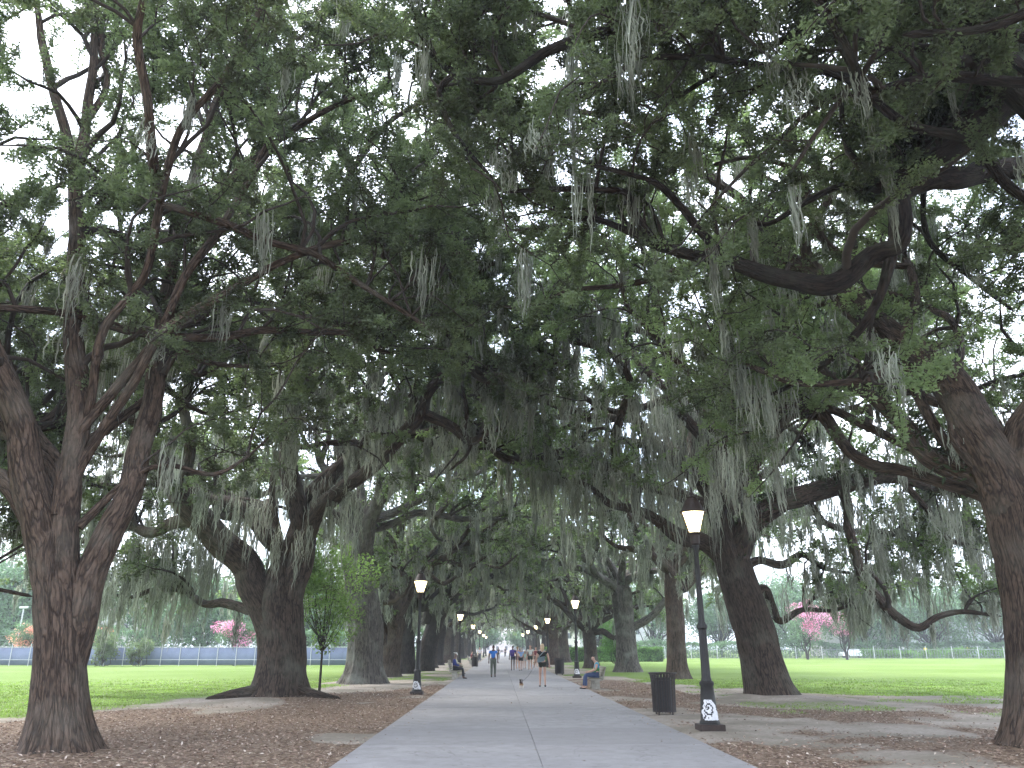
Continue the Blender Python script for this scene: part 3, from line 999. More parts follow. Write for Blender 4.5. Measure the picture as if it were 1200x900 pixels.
# ---- right near oak at the frame edge
b = P(1238, 885, 13.2)
tr = trunk_px([(1238, 888, 13.2, .60), (1234, 840, 13.2, .58), (1228, 760, 13.2, .56), (1219, 690, 13.2, .55), (1204, 630, 13.2, .54), (1194, 590, 13.2, .48), (1186, 560, 13.2, .3)])
limbs = [
    [px_limb([(1212, 690, 13.2, .3), (1200, 630, 13.2, .45), (1182, 570, 13.25, .45), (1158, 520, 13.4, .38), (1130, 478, 13.7, .35), (1100, 440, 14.1, .33), (1065, 405, 14.5, .31), (1030, 382, 15, .3), (995, 352, 15.4, .28), (960, 325, 15.8, .24), (915, 300, 16, .18), (895, 270, 16.2, .14), (870, 235, 16.4, .1), (830, 200, 16.6, .06), (800, 150, 16.8, .03)]),
     px_limb([(895, 270, 16.2, .12), (850, 285, 16.8, .10), (790, 318, 17.6, .09), (730, 335, 18.3, .07), (670, 340, 19, .055), (610, 360, 19.6, .04), (560, 350, 20, .02)]),
     px_limb([(870, 235, 16.4, .09), (800, 190, 16.4, .08), (740, 150, 16, .07), (670, 130, 15.6, .06), (600, 140, 15.4, .045), (530, 130, 15.2, .03)]),
     px_limb([(800, 190, 16.4, .07), (740, 230, 16.6, .06), (670, 260, 17, .045), (600, 270, 17.4, .03)]),
     px_limb([(960, 325, 15.8, .14), (945, 290, 15.6, .12), (960, 250, 15.4, .1), (990, 200, 15.2, .07), (1000, 140, 15, .04)])],
    [px_limb([(1200, 590, 13.2, .3), (1200, 540, 13.1, .3), (1212, 490, 13, .27), (1245, 440, 12.8, .25), (1290, 390, 12.6, .2), (1340, 320, 12.4, .14), (1360, 240, 12.2, .07)])],
    [px_limb([(1178, 590, 13.3, .2), (1150, 562, 13.5, .19), (1118, 550, 13.8, .18), (1090, 532, 14.1, .18), (1072, 508, 14.4, .17), (1050, 485, 14.7, .15), (1020, 463, 15, .13), (995, 452, 15.3, .1), (975, 440, 15.6, .07), (940, 430, 16, .04)]),
     ],
    [px_limb([(1180, 605, 13.3, .14), (1150, 580, 13.8, .12), (1110, 568, 14.3, .1), (1060, 552, 14.9, .1), (1025, 545, 15.3, .12), (1000, 532, 15.6, .12), (982, 510, 15.9, .12), (970, 490, 16.1, .13), (955, 478, 16.4, .1), (925, 488, 16.8, .08), (910, 505, 17, .07), (905, 540, 17.2, .05)]),
     px_limb([(955, 478, 16.4, .08), (930, 470, 16.8, .07), (900, 480, 17.2, .05), (870, 500, 17.6, .03)])],
]
oak("oak_tree", b, tr, limbs, "brown oak standing nearest on the right with a long limb rising to the left", GR, bark="bark_red",
    generic=[G(10, 45, 8, .12, forks=1), G(130, 66, 12, .07, end=.4), G(165, 72, 13, .06, end=.5), G(105, 72, 13, .07, end=.4), G(60, 55, 10, .12, forks=1)], moss=0.45, dens=1.0, flare=0.6, seed=37, kink=0.2,
    leaf="leaf_b", fern=((2, 5),))

# ---- second right oak, leaning, with sweeping limbs
b = P(903, 818, 27.6)
tr = trunk_px([(905, 820, 27.6, .72), (897, 790, 27.6, .70), (886, 750, 27.6, .68), (874, 710, 27.6, .66), (862, 670, 27.6, .62), (853, 638, 27.6, .52), (848, 610, 27.6, .34), (846, 590, 27.6, .15)])
limbs = [
    [px_limb([(866, 700, 27.6, .35), (862, 665, 27.55, .46), (872, 628, 27.4, .42), (892, 602, 27.2, .42), (920, 585, 27, .38), (950, 574, 26.8, .35), (985, 566, 26.6, .3), (1020, 560, 26.5, .25), (1055, 562, 26.4, .2), (1090, 572, 26.4, .16), (1130, 580, 26.4, .1), (1170, 575, 26.4, .05)]),
     px_limb([(985, 568, 26.6, .18), (993, 600, 26.3, .17), (1000, 640, 26, .16), (1012, 680, 25.8, .15), (1030, 705, 25.6, .15), (1050, 722, 25.4, .14), (1075, 735, 25.2, .12), (1100, 722, 25, .09), (1130, 716, 24.8, .07), (1175, 722, 24.5, .04)]),
     px_limb([(940, 577, 26.9, .14), (965, 610, 27.4, .12), (1000, 622, 28, .1), (1040, 625, 28.5, .09), (1080, 640, 29, .06), (1110, 680, 29.4, .04)]),
     px_limb([(1055, 562, 26.4, .12), (1090, 600, 26.8, .1), (1110, 630, 27.2, .08), (1140, 640, 27.6, .05)])],
    [px_limb([(852, 660, 27.6, .3), (832, 640, 27.5, .3), (812, 632, 27.3, .28), (790, 622, 27, .24), (770, 608, 26.8, .2), (745, 598, 26.5, .16), (715, 590, 26, .12), (690, 570, 25.5, .08), (660, 560, 25, .04)])],
    [px_limb([(850, 640, 27.6, .35), (846, 590, 27.6, .34), (850, 530, 27.4, .3), (858, 470, 27, .25), (876, 420, 26.6, .2), (880, 360, 26.2, .14), (860, 300, 25.8, .08)]),
     px_limb([(800, 430, 26.6, .12), (740, 405, 25, .1), (690, 400, 23.6, .08), (640, 380, 22.6, .06), (590, 395, 21.8, .04)]),
     px_limb([(852, 520, 27.4, .18), (820, 480, 27, .15), (800, 430, 26.6, .12), (770, 400, 26.2, .09), (740, 380, 25.8, .05)])],
    [px_limb([(880, 700, 27.6, .16), (895, 690, 28, .15), (905, 712, 28.4, .14), (915, 728, 28.8, .12), (940, 715, 29.4, .09), (975, 715, 30, .06), (1010, 705, 30.6, .03)])],
    [px_limb([(868, 668, 27.6, .16), (890, 655, 27.8, .15), (915, 662, 28.2, .14), (940, 650, 28.6, .11), (965, 665, 29, .08), (1000, 672, 29.5, .04)])],
]
oak("oak_tree", b, tr, limbs, "leaning oak behind the bin with limbs sweeping out low over the right lawn", GR, bark="bark",
    generic=[G(300, 50, 10, .22), G(80, 45, 10, .22), G(170, 50, 12, .22), G(40, 45, 10, .22), G(130, 65, 11, .22), G(210, 58, 13, .22), G(240, 64, 12, .2), G(110, 76, 13, .2), G(10, 60, 11, .2)], moss=2.2, dens=1.05, flare=0.5, seed=41, kink=0.22, leaf="leaf_b", fern=((0, 8),),
    extra_moss=curtain(3, 75, 640, 880, 430, 560, 60, 150, 24.5, 29) + curtain(4, 34, 900, 1160, 585, 690, 25, 75, 25.5, 27.5) + curtain(5, 30, 700, 1000, 500, 600, 30, 80, 26, 29))

row_oak(794, 45, .50, .1, "straight upright oak trunk behind the slatted bin", GR, "bark_red", 5.4, seed=45, moss=1.9, leaf="leaf_b",
        extra=[[px_limb([(797, 690, 45, .3), (785, 668, 44.8, .28), (770, 655, 44.5, .24), (748, 645, 44, .2), (722, 640, 43.5, .12), (700, 620, 43, .06)])],
               [px_limb([(800, 690, 45, .28), (822, 668, 45.2, .26), (845, 655, 45.5, .2), (870, 640, 46, .1)])]])
row_oak(737, 58, .72, -.3, "pale ridged oak trunk behind the bench on the right", GR, "bark_grey", 5.5, seed=49, moss=1.7, leaf="leaf_b", flute=0.08,
        extra=[[px_limb([(742, 735, 58, .3), (755, 728, 58, .28), (768, 718, 58, .24), (785, 700, 58, .18), (810, 690, 58, .08)])]])
row_oak(694, 69, .55, -.2, "oak with low crooked arms behind the second right lamp", GR, "bark", 3.0, seed=53, moss=1.3, leaf="leaf_b",
        extra=[[px_limb([(692, 745, 69, .3), (698, 725, 69, .27), (704, 705, 69, .2), (712, 690, 69, .1)])],
               [px_limb([(694, 742, 69, .26), (706, 740, 68.5, .24), (720, 747, 68, .2), (732, 742, 67.5, .1)])]])
row_oak(649, 84, .55, .1, "brown oak close to the walk past the woman with the dog", GR, "bark_red", 3.2, seed=57, moss=1.2)

ordn = ["fifth", "sixth", "seventh", "eighth", "ninth", "tenth", "eleventh", "twelfth", "thirteenth", "fourteenth", "fifteenth", "sixteenth", "seventeenth", "eighteenth", "nineteenth"]
Ys = [70, 82, 94, 107, 120, 134, 149, 165, 183, 203]
for i, Y in enumerate(Ys):
    row_oak(0, Y, .62, rng.uniform(-.3, .5), f"mossy oak trunk, {ordn[i + 2]} from the near end of the left row", GL, ["bark", "bark_dark"][i % 2], 3.6, seed=60 + i, moss=1.0, n=6, x=-6.3 + rng.uniform(-.4, .5), dens=0.9)
for i, Y in enumerate([97, 110, 124, 139, 155, 172, 190, 208]):
    row_oak(0, Y, .6, rng.uniform(-.5, .3), f"mossy oak trunk, {ordn[i + 3]} from the near end of the right row", GR, ["bark", "bark_dark"][i % 2], 3.6, seed=80 + i, moss=1.0, n=6, x=7.6 + rng.uniform(-.5, .5), dens=0.9)


# ------------------------------------------------------------------ leafy clouds for small trees, shrubs, far trees
def crown_cloud(c, rx, ry, rz, lumps, n, ls, jit=0.25):
    c = np.array(c, float)
    lc = rng.normal(size=(lumps, 3))
    lc = unit(lc) * rng.uniform(0.35, 0.85, (lumps, 1))
    lr = rng.uniform(0.28, 0.5, lumps)
    k = rng.integers(0, lumps, n)
    d = unit(rng.normal(size=(n, 3)))
    rr = rng.random(n) ** 0.35
    p = lc[k] + d * (lr[k] * rr)[:, None]
    p = p * np.array([rx, ry, rz]) + c
    p += rng.normal(0, ls * jit, (n, 3))
    ax = unit(unit(p - c) * 0.5 + rng.normal(size=(n, 3)))
    L = ls * rng.uniform(0.6, 1.35, n)
    v, q = leaves(p, ax, L, L * 0.55)
    return v, q, lc * np.array([rx, ry, rz]) + c


def small_tree(name, base, h, spread, th, tr_r, label, group, leafm="leaf_bg", n=6000, ls=0.3, stems=1, flower=None, cat="tree", bark="twig", fl_frac=0.5, lumps=16, ry=None):
    base = np.array([base[0], base[1], 0.0])
    root = empty(name, base)
    tag(root, label, cat, group)
    cz = (th + h) / 2
    v, q, lc = crown_cloud(base + [0, 0, cz], spread, ry or spread, (h - th) / 2, lumps, n, ls)
    np_mesh("crown", v, q, M[leafm], root, base, smooth=False)
    if flower:
        v, q, _ = crown_cloud(base + [0, 0, cz + (h - th) * 0.08], spread * 1.02, spread * 1.02, (h - th) / 2 * 1.0, lumps // 2 + 1, int(n * fl_frac), ls * 0.8)
        np_mesh("blossom", v, q, M[flower], root, base, smooth=False)
    mb = []
    for s in range(stems):
        a = 2 * PI * s / stems + 0.4
        off = np.array([math.cos(a), math.sin(a), 0]) * (0.08 * (stems > 1))
        tip = base + off * 3 + [0, 0, cz]
        pts = np.array([[*(base + off - [0, 0, .1]), tr_r], [*(base + off * 3 + [0, 0, th * .55]), tr_r * .8], [*(base + off * (8 if stems > 1 else 1) + [0, 0, th]), tr_r * .7], [*(tip + off * 4), tr_r * .35]])
        c = catmull(pts, 0.25)
        mb.append(big_tube(c[:, :3], c[:, 3], 10, s + 5, 0, 0, 5, .06))
    np_mesh("trunk", *merge(mb)[:2], M[bark], root, base, bk=merge(mb)[2])
    # boughs from the stem to each lump
    st = np.repeat((base + [0, 0, th * 0.95])[None], len(lc), 0)
    t = np.linspace(0, 1, 5)[None, :, None]
    pts = st[:, None] * (1 - t) + lc[:, None] * t
    pts[:, 1:4] += rng.normal(0, spread * 0.04, (len(lc), 3, 3))
    rad = np.ones((len(lc), 1)) * np.linspace(tr_r * 0.45, tr_r * 0.08, 5)[None]
    v, q, b_ = batch_tubes(pts, rad, 5)
    np_mesh("branchwork", v, q, M[bark], root, base, bk=b_)
    return root


p = P(374, 812, 31.5)
small_tree("sapling_tree", (p[0], p[1]), 6.2, 1.85, 1.5, .055, "slim young tree with bright green crown between the dark forked oak and the grey oak", None, "leaf_sap", 8500, .12, 1, lumps=17)

# far trees beyond the lawns
bgl = "trees far beyond the lawns"
far = [(-64, 112, 13, 8), (-52, 124, 15, 8.5), (-39, 108, 11, 7), (-28, 120, 13, 8), (-18, 140, 13, 7), (-76, 126, 16, 9), (-46, 150, 18, 10), (-30, 155, 16, 9),
       (30, 160, 15, 8), (42, 156, 12, 7), (54, 150, 14, 8.5), (66, 150, 15, 9), (78, 148, 16, 9.5), (91, 150, 16, 9.5), (22, 180, 17, 9), (106, 160, 18, 10), (60, 178, 19, 11), (85, 175, 19, 11)]
names_ = ["small rounded", "tall spreading", "low bushy", "broad pale", "slender"]
for i, (x, y, h, s) in enumerate(far):
    side = "left" if x < 0 else "right"
    k = sum(1 for f in far[:i] if (f[0] < 0) == (x < 0))
    ords = ["first", "second", "third", "fourth", "fifth", "sixth", "seventh", "eighth", "ninth", "tenth", "eleventh"][k]
    small_tree("far_tree", (x, y), h, s, 1.6, .3, f"{names_[i % 5]} blue-green tree beyond the {side} lawn, {ords} counted outward from its neighbours", bgl, "leaf_bg", 9000, .5, 1, lumps=26)

for (x, y, h, s_, lab) in ((-9, 250, 15, 8, "tall leafy tree closing the left side of the promenade's far end"), (11, 245, 15, 8, "tall leafy tree closing the right side of the promenade's far end"),
                           (-4.5, 262, 9, 5, "lower tree at the promenade's far end, left of the white gap"), (6.5, 268, 9, 5, "lower tree at the promenade's far end, right of the white gap")):
    small_tree("far_tree", (x, y), h, s_, 1.6, .3, lab, bgl, "leaf_bg", 5000, .6, 1, lumps=22)
small_tree("crepe_myrtle", (-25.5, 80.5), 4.6, 2.2, 1.6, .07, "crepe myrtle with vivid pink blossom near the big dark oak by the tennis fence", "flowering crepe myrtles", "leaf_bg", 2500, .2, 4, "pink", fl_frac=.9)
small_tree("crepe_myrtle", (-46.5, 83), 4.2, 2.6, 1.4, .07, "coral red crepe myrtle just left of the reddish trunk by the tennis fence", "flowering crepe myrtles", "leaf_bg", 2500, .2, 4, "coral", fl_frac=.6)
small_tree("crepe_myrtle", (-40.5, 83), 3.6, 2.6, 1.3, .07, "dull orange crepe myrtle just right of the reddish trunk by the tennis fence", "flowering crepe myrtles", "leaf_bg", 2900, .2, 4, "coral", fl_frac=.35)
small_tree("crepe_myrtle", (45.5, 122), 8.2, 3.0, 2.0, .1, "narrow magenta crepe myrtle beyond the right lawn beside the leaning oak", "flowering crepe myrtles", "leaf_bg", 2500, .28, 5, "pink", fl_frac=.8)
small_tree("crepe_myrtle", (50.5, 120), 8.6, 3.4, 2.2, .1, "widest magenta crepe myrtle beyond the right lawn", "flowering crepe myrtles", "leaf_bg", 3200, .28, 5, "pink", fl_frac=.9)
small_tree("shrub", (10.8, 76), 3.9, 1.9, .5, .05, "bright green bushy shrub behind the bench on the right", None, "leaf_hedge", 6000, .16, 4, cat="shrub")
small_tree("shrub", (-36.5, 77.2), 3.2, 1.3, .2, .04, "upright olive shrub standing against the tennis fence under the moss curtain", "shrubs at the tennis fence", "leaf_b", 2600, .2, 4, cat="shrub")
small_tree("shrub", (-33.2, 77.2), 2.7, 1.1, .2, .04, "smaller olive shrub against the tennis fence, right of the upright one", "shrubs at the tennis fence", "leaf_b", 2000, .2, 4, cat="shrub")
# hedge
root = empty("hedge", (11.5, 104, 0))
tag(root, "low clipped bright green hedge across the lawn beyond the second right lamp", "hedge")
n = 14000
hp = rng.random((n, 3)) * np.array([15, 1.4, 1.55]) + np.array([5.5, 103.3, 0.05])
f = rng.integers(0, 3, n)
hp[f == 0, 1] = 103.3
hp[f == 1, 2] = 1.55
hp += rng.normal(0, .07, (n, 3))
v, q = leaves(hp, unit(rng.normal(size=(n, 3))), rng.uniform(.1, .26, n), rng.uniform(.06, .15, n))
np_mesh("foliage", v, q, M["leaf_hedge"], root, (11.5, 104, 0), smooth=False)
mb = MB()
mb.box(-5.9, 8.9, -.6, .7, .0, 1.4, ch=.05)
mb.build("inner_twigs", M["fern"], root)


def hedge_row(x0, x1, y, h, d_, label, n, m, group="hedges beyond the lawns"):
    r_ = empty("hedge", ((x0 + x1) / 2, y, 0))
    tag(r_, label, "hedge", group)
    hp = rng.random((n, 3)) * np.array([x1 - x0, d_, h]) + np.array([x0, y - d_ / 2, 0.05])
    hh_ = h * (.55 + .75 * fbm(hp[:, 0] * .22, hp[:, 0] * 0 + y, 61))
    f = rng.integers(0, 3, n)
    hp[f == 0, 1] = y - d_ / 2
    hp[:, 2] = hp[:, 2] / h * hh_
    hp[f == 1, 2] = hh_[f == 1]
    hp += rng.normal(0, .13, (n, 3))
    v, q = leaves(hp, unit(rng.normal(size=(n, 3))), rng.uniform(.2, .5, n), rng.uniform(.12, .28, n))
    np_mesh("foliage", v, q, M[m], r_, ((x0 + x1) / 2, y, 0), smooth=False)


hedge_row(-90, -9, 104, 3.6, 3, "uneven grey-green hedge behind the blue tennis fence", 26000, "leaf_bg")
hedge_row(19, 120, 146, 2.6, 3, "uneven shrub border behind the fence and the parked cars on the right", 26000, "leaf_bg")
hedge_row(60, 120, 137, 1.3, 1.2, "low dark green shrub border in front of the parked cars", 9000, "leaf_hedge")


# ------------------------------------------------------------------ ground
def lawn_mask(x, y):
    xl = np.interp(y, [8, 16, 20, 23, 27, 31, 40, 60, 250], [-15, -13.5, -12, -9.8, -8.7, -7.6, -7.4, -8, -8])
    xr = np.interp(y, [26, 28, 30, 33, 40, 60, 250], [60, 22, 11.5, 9.8, 7.6, 6.6, 6.6])
    nz = (fbm(x * .35, y * .25, 5) - .5) * 5.0 + (fbm(x * 1.3, y * 1.0, 9) - .5) * 2.0
    a = np.clip((xl - x + nz) / 1.6 + .4, 0, 1) * (x < 0)
    b_ = np.clip((x - xr + nz) / 1.8 + .4, 0, 1) * (x > 0) * np.clip((y + nz * 1.2 - 27) / 2.5, 0, 1)
    thin = np.clip((fbm(x * .5, y * .3, 15) - .52) * 5, 0, .75) * np.clip((y - 34) / 10, 0, 1) * (np.abs(x - .6) > 3.2)
    thin2 = np.clip((fbm(x * .6, y * .6, 25) - .5) * 5, 0, .5) * (x > 7) * np.clip((y - 16) / 3, 0, 1)
    return np.clip(a + b_ + thin + thin2, 0, 1)


def mulch_mask(x, y):
    nz = fbm(x * .45, y * .35, 33)
    left = (x < 0) * np.clip((np.interp(x, [-14, -12, -7, -3], [18, 19.5, 28, 37]) - y + (nz - .5) * 9) / 2.5, 0, 1) * np.clip((nz - .27) * 7 + .25, 0, 1)
    right = (x > 0) * np.clip((nz - .44) * 6, 0, 1) * np.clip((23.5 - y + (nz - .5) * 12) / 3, 0, 1)
    strip = (x > 3.4) * (x < 6.8) * (y < 45) * np.clip((nz - .38) * 7, 0, 1)
    return np.clip(np.maximum(np.maximum(left, right), strip) - lawn_mask(x, y) * 1.2, 0, 1)


def grid_lines(a, b_, fine0, fine1, st):
    return np.unique(np.concatenate([np.arange(fine0, fine1, st), -np.geomspace(-fine0 + 3, -a, 14) if a < fine0 else [a], np.geomspace(fine1 + 1, b_, 26)]))


gx = grid_lines(-1500, 1500, -26, 27, .25)
gy = np.unique(np.concatenate([[-300, -60, -20, -8, 0, 3], np.arange(5, 62, .25), np.geomspace(62.5, 2500, 60)]))
X, Yg = np.meshgrid(gx, gy)
bump_h = (fbm(X * .8, Yg * .8, 2) - .5) * .06 + (fbm(X * 3, Yg * 3, 3, 2) - .5) * .025
inner = (np.abs(X - .6) < 3.2)
edge = np.clip((np.abs(X - .6) - 2.9) / 1.2, 0, 1)
Z = bump_h * edge * (np.abs(X) < 30) * (Yg < 62) + 0.0
Z = np.where(inner, np.minimum(Z, -.02) * 0 - .015 + 0 * Z, Z)
for (tx, ty, rr) in ((-6.9, 13, 1.4), (-7.2, 27, 2.4), (8.6, 13.2, 1.6), (8.9, 27.6, 2.2)):
    Z = Z + .16 * np.exp(-((X - tx) ** 2 + (Yg - ty) ** 2) / rr ** 2)
V = np.stack([X, Yg, Z], -1).reshape(-1, 3)
nx, ny = len(gx), len(gy)
i = np.arange(nx - 1)
k = np.arange(ny - 1)[:, None] * nx
Q = np.stack([k + i, k + i + 1, k + nx + i + 1, k + nx + i], -1).reshape(-1, 4)


def ground_material():
    m, nt, b = mat("park_ground")
    tc = nt.nodes.new("ShaderNodeTexCoord").outputs["Object"]
    ga = nt.nodes.new("ShaderNodeAttribute")
    ga.attribute_name = "grass"
    ma = nt.nodes.new("ShaderNodeAttribute")
    ma.attribute_name = "mulch"
    n1 = noise(nt, tc, 0.5, 6)
    n2 = noise(nt, tc, 9, 5, .7)
    n3 = noise(nt, tc, 40, 3, .7)
    vo = nt.nodes.new("ShaderNodeTexVoronoi")
    vo.inputs["Scale"].default_value = 22
    nt.links.new(tc, vo.inputs["Vector"])
    sv = nt.nodes.new("ShaderNodeSeparateColor")
    nt.links.new(vo.outputs["Color"], sv.inputs[0])
    mulch = ramp(nt, sv.outputs[0], [(0, (.085, .057, .038)), (.4, (.195, .140, .096)), (.75, (.30, .225, .160)), (1, (.50, .41, .31))])
    mulch = mixc(nt, ramp(nt, n2, [(.35, (.75,) * 3), (.65, (0,) * 3)]), mulch, (.12, .08, .065))
    dirt = ramp(nt, n2, [(.3, (.25, .215, .18)), (.7, (.44, .39, .34))])
    dirt = mixc(nt, ramp(nt, n1, [(.42, (0,) * 3), (.6, (.7,) * 3)]), dirt, (.19, .17, .13))
    grass = ramp(nt, n3, [(.25, (.085, .140, .022)), (.75, (.165, .250, .050))])
    grass = mixc(nt, ramp(nt, noise(nt, tc, .09, 4), [(.4, (0,) * 3), (.65, (.7,) * 3)]), grass, (.200, .270, .085))
    gm = mathn(nt, "ADD", ga.outputs["Fac"], mathn(nt, "MULTIPLY", mathn(nt, "SUBTRACT", n2, .5), 2.0))
    gm = ramp(nt, gm, [(.38, (0,) * 3), (.62, (1,) * 3)])
    mm = mathn(nt, "ADD", ma.outputs["Fac"], mathn(nt, "MULTIPLY", mathn(nt, "SUBTRACT", n2, .5), 1.0))
    mm = ramp(nt, mm, [(.35, (0,) * 3), (.65, (1,) * 3)])
    c = mixc(nt, mm, dirt, mulch)
    c = mixc(nt, gm, c, grass)
    nt.links.new(c, b.inputs["Base Color"])
    b.inputs["Roughness"].default_value = .95
    b.inputs["Specular IOR Level"].default_value = .15
    hh = mathn(nt, "ADD", mathn(nt, "MULTIPLY", sv.outputs[1], .5), n3)
    bump(nt, b, hh, .7, .03)
    return m


g = np_mesh("ground", V, Q, ground_material())
for nm, fn in (("grass", lawn_mask), ("mulch", mulch_mask)):
    a = g.data.attributes.new(nm, "FLOAT", "POINT")
    a.data.foreach_set("value", fn(X, Yg).ravel().astype(np.float32))
tag(g, kind="structure")


# path: concrete slabs with open joints
def path_material():
    m, nt, b = mat("promenade_concrete")
    tc = nt.nodes.new("ShaderNodeTexCoord").outputs["Object"]
    geo = nt.nodes.new("ShaderNodeNewGeometry")
    n1 = noise(nt, tc, .45, 6, .65)
    n2 = noise(nt, tc, 60, 3, .7)
    n3 = noise(nt, tc, 3.0, 6, .7)
    c = ramp(nt, n1, [(.3, (.225, .22, .228)), (.7, (.34, .33, .34))])
    c = mixc(nt, ramp(nt, n3, [(.35, (.65,) * 3), (.6, (0,) * 3)]), c, (.17, .16, .155))
    st_ = noise(nt, tc, 1.1, 3, .6, .4)
    c = mixc(nt, ramp(nt, st_, [(.60, (0,) * 3), (.72, (.55,) * 3)]), c, (.15, .14, .135))
    ck = mathn(nt, "ABSOLUTE", mathn(nt, "SUBTRACT", noise(nt, tc, .33, 5, .6, .5), .5))
    c = mixc(nt, ramp(nt, ck, [(.0, (.8,) * 3), (.0035, (0,) * 3)]), c, (.09, .08, .075))
    c = mixc(nt, mathn(nt, "MULTIPLY", n2, .4), c, (.37, .365, .37))
    c = mixc(nt, mathn(nt, "MULTIPLY", geo.outputs["Random Per Island"], .7), c, (.22, .212, .216))
    sp_ = nt.nodes.new("ShaderNodeTexVoronoi")
    sp_.inputs["Scale"].default_value = 1.7
    nt.links.new(tc, sp_.inputs["Vector"])
    c = mixc(nt, ramp(nt, sp_.outputs["Distance"], [(.03, (.75,) * 3), (.055, (0,) * 3)]), c, (.12, .11, .11))
    nt.links.new(c, b.inputs["Base Color"])
    b.inputs["Roughness"].default_value = .8
    bump(nt, b, mathn(nt, "ADD", n2, mathn(nt, "MULTIPLY", n3, 1.5)), .35, .01)
    return m


mb = MB()
y = -6.0
sl = 2.9
rr = random.Random(3)
while y < 330:
    dz = rr.uniform(-.002, .002)
    y1 = y + (sl if y < 90 else 12)
    for (xa, xb) in ((-2.3, .6), (.6, 3.5)):
        e = .006
        mb.box(xa + .003, xb - .003, y + e, y1 - e, -.06, .028 + dz, ch=.006)
    y = y1
pth = mb.build("promenade_path", path_material())
tag(pth, kind="structure")
mb = MB()
mb.box(-2.28, 3.48, -6, 330, -.08, .008)
jf = mb.build("path_bed", simple("joint_dirt", (.09, .075, .065), .95))
tag(jf, kind="structure")

# leaf litter (uncountable)
n = 95000
lx = np.concatenate([rng.uniform(-16, -2.35, n // 2), rng.uniform(3.5, 17, n - n // 2)])
ly = rng.random(n) ** 1.5 * 32 + 8.5
keep = rng.random(n) < mulch_mask(lx, ly) * .95 + .03
lx, ly = lx[keep], ly[keep]
px_ = rng.uniform(-2.3, 3.5, 420)
px_ = np.where(rng.random(420) < .55, np.where(rng.random(420) < .5, -2.3 + rng.random(420) ** 2 * .8, 3.5 - rng.random(420) ** 2 * .8), px_)
lx = np.concatenate([lx, px_])
ly = np.concatenate([ly, rng.random(420) * 26 + 9])
nn = len(lx)
d = unit(np.c_[rng.normal(size=(nn, 2)), rng.normal(0, .22, nn)])
szl = rng.uniform(.03, .085, nn)
onp = np.abs(lx - .6) < 2.9
zz = np.where(onp, .036, (fbm(lx * .8, ly * .8, 2) - .5) * .06 + (fbm(lx * 3, ly * 3, 3, 2) - .5) * .025 + .02)
zz = zz + np.where(onp, 0, rng.random(nn) * .02)
for (tx, ty, r_) in ((-6.9, 13, 1.4), (-7.2, 27, 2.4), (8.6, 13.2, 1.6), (8.9, 27.6, 2.2)):
    zz = zz + .16 * np.exp(-((lx - tx) ** 2 + (ly - ty) ** 2) / r_ ** 2)
c = np.c_[lx, ly, zz]
s = unit(np.cross(d, np.array([0, 0, 1.0]) + rng.normal(0, .35, (nn, 3))))
up = np.cross(s, d)
szl = np.where(onp, szl * .7, szl)
L_, W_ = szl[:, None], szl[:, None] * .45
mid = c + d * L_ * .5
V = np.stack([c, mid + s * W_ * .5 + up * W_ * .25, c + d * L_, mid - s * W_ * .5 + up * W_ * .25], 1).reshape(-1, 3)
V[:, 2] = np.maximum(V[:, 2], np.repeat(np.where(onp, .033, -9), 4))
m, nt, bb = mat("fallen_leaf")
geo = nt.nodes.new("ShaderNodeNewGeometry")
cc = ramp(nt, geo.outputs["Random Per Island"], [(0, (.10, .060, .042)), (.45, (.225, .150, .108)), (.85, (.37, .265, .20)), (1, (.60, .52, .45))])
nt.links.new(cc, bb.inputs["Base Color"])
bb.inputs["Roughness"].default_value = .7
o = np_mesh("leaf_litter", V, np.arange(nn * 4).reshape(nn, 4), m, smooth=False)
tag(o, "brown fallen oak leaves scattered over the bare ground", "leaf litter", kind="stuff")

# grass blades near the lawn edges
n = 260000
gx_ = rng.uniform(-24, 24, n)
gy_ = rng.random(n) ** .8 * 40 + 14
keep = (rng.random(n) < np.clip((lawn_mask(gx_, gy_) - .25) * 1.6, 0, 1) * np.clip((46 - gy_) / 20, 0, 1)) & (np.abs(gx_ - .6) > 3.1)
gx_, gy_ = gx_[keep], gy_[keep]
nn = len(gx_)
hgt = rng.uniform(.02, .055, nn)
an = rng.random(nn) * PI
wv = np.c_[np.cos(an), np.sin(an), an * 0] * (rng.uniform(.006, .016, nn) * (1 + gy_ / 40))[:, None]
b0 = np.c_[gx_, gy_, (fbm(gx_ * .8, gy_ * .8, 2) - .5) * .06]
lean = np.c_[rng.normal(0, .02, (nn, 2)), hgt]
V = np.stack([b0 - wv, b0 + wv, b0 + lean + wv * .2, b0 + lean - wv * .2], 1).reshape(-1, 3)
o = np_mesh("grass_blades", V, np.arange(nn * 4).reshape(nn, 4), leaf_mat("grass_blade", (.10, .16, .028), (.165, .245, .05), (.22, .31, .085), .3), smooth=False)
tag(o, "short green lawn grass thinning out at its worn edge", "grass", kind="stuff")


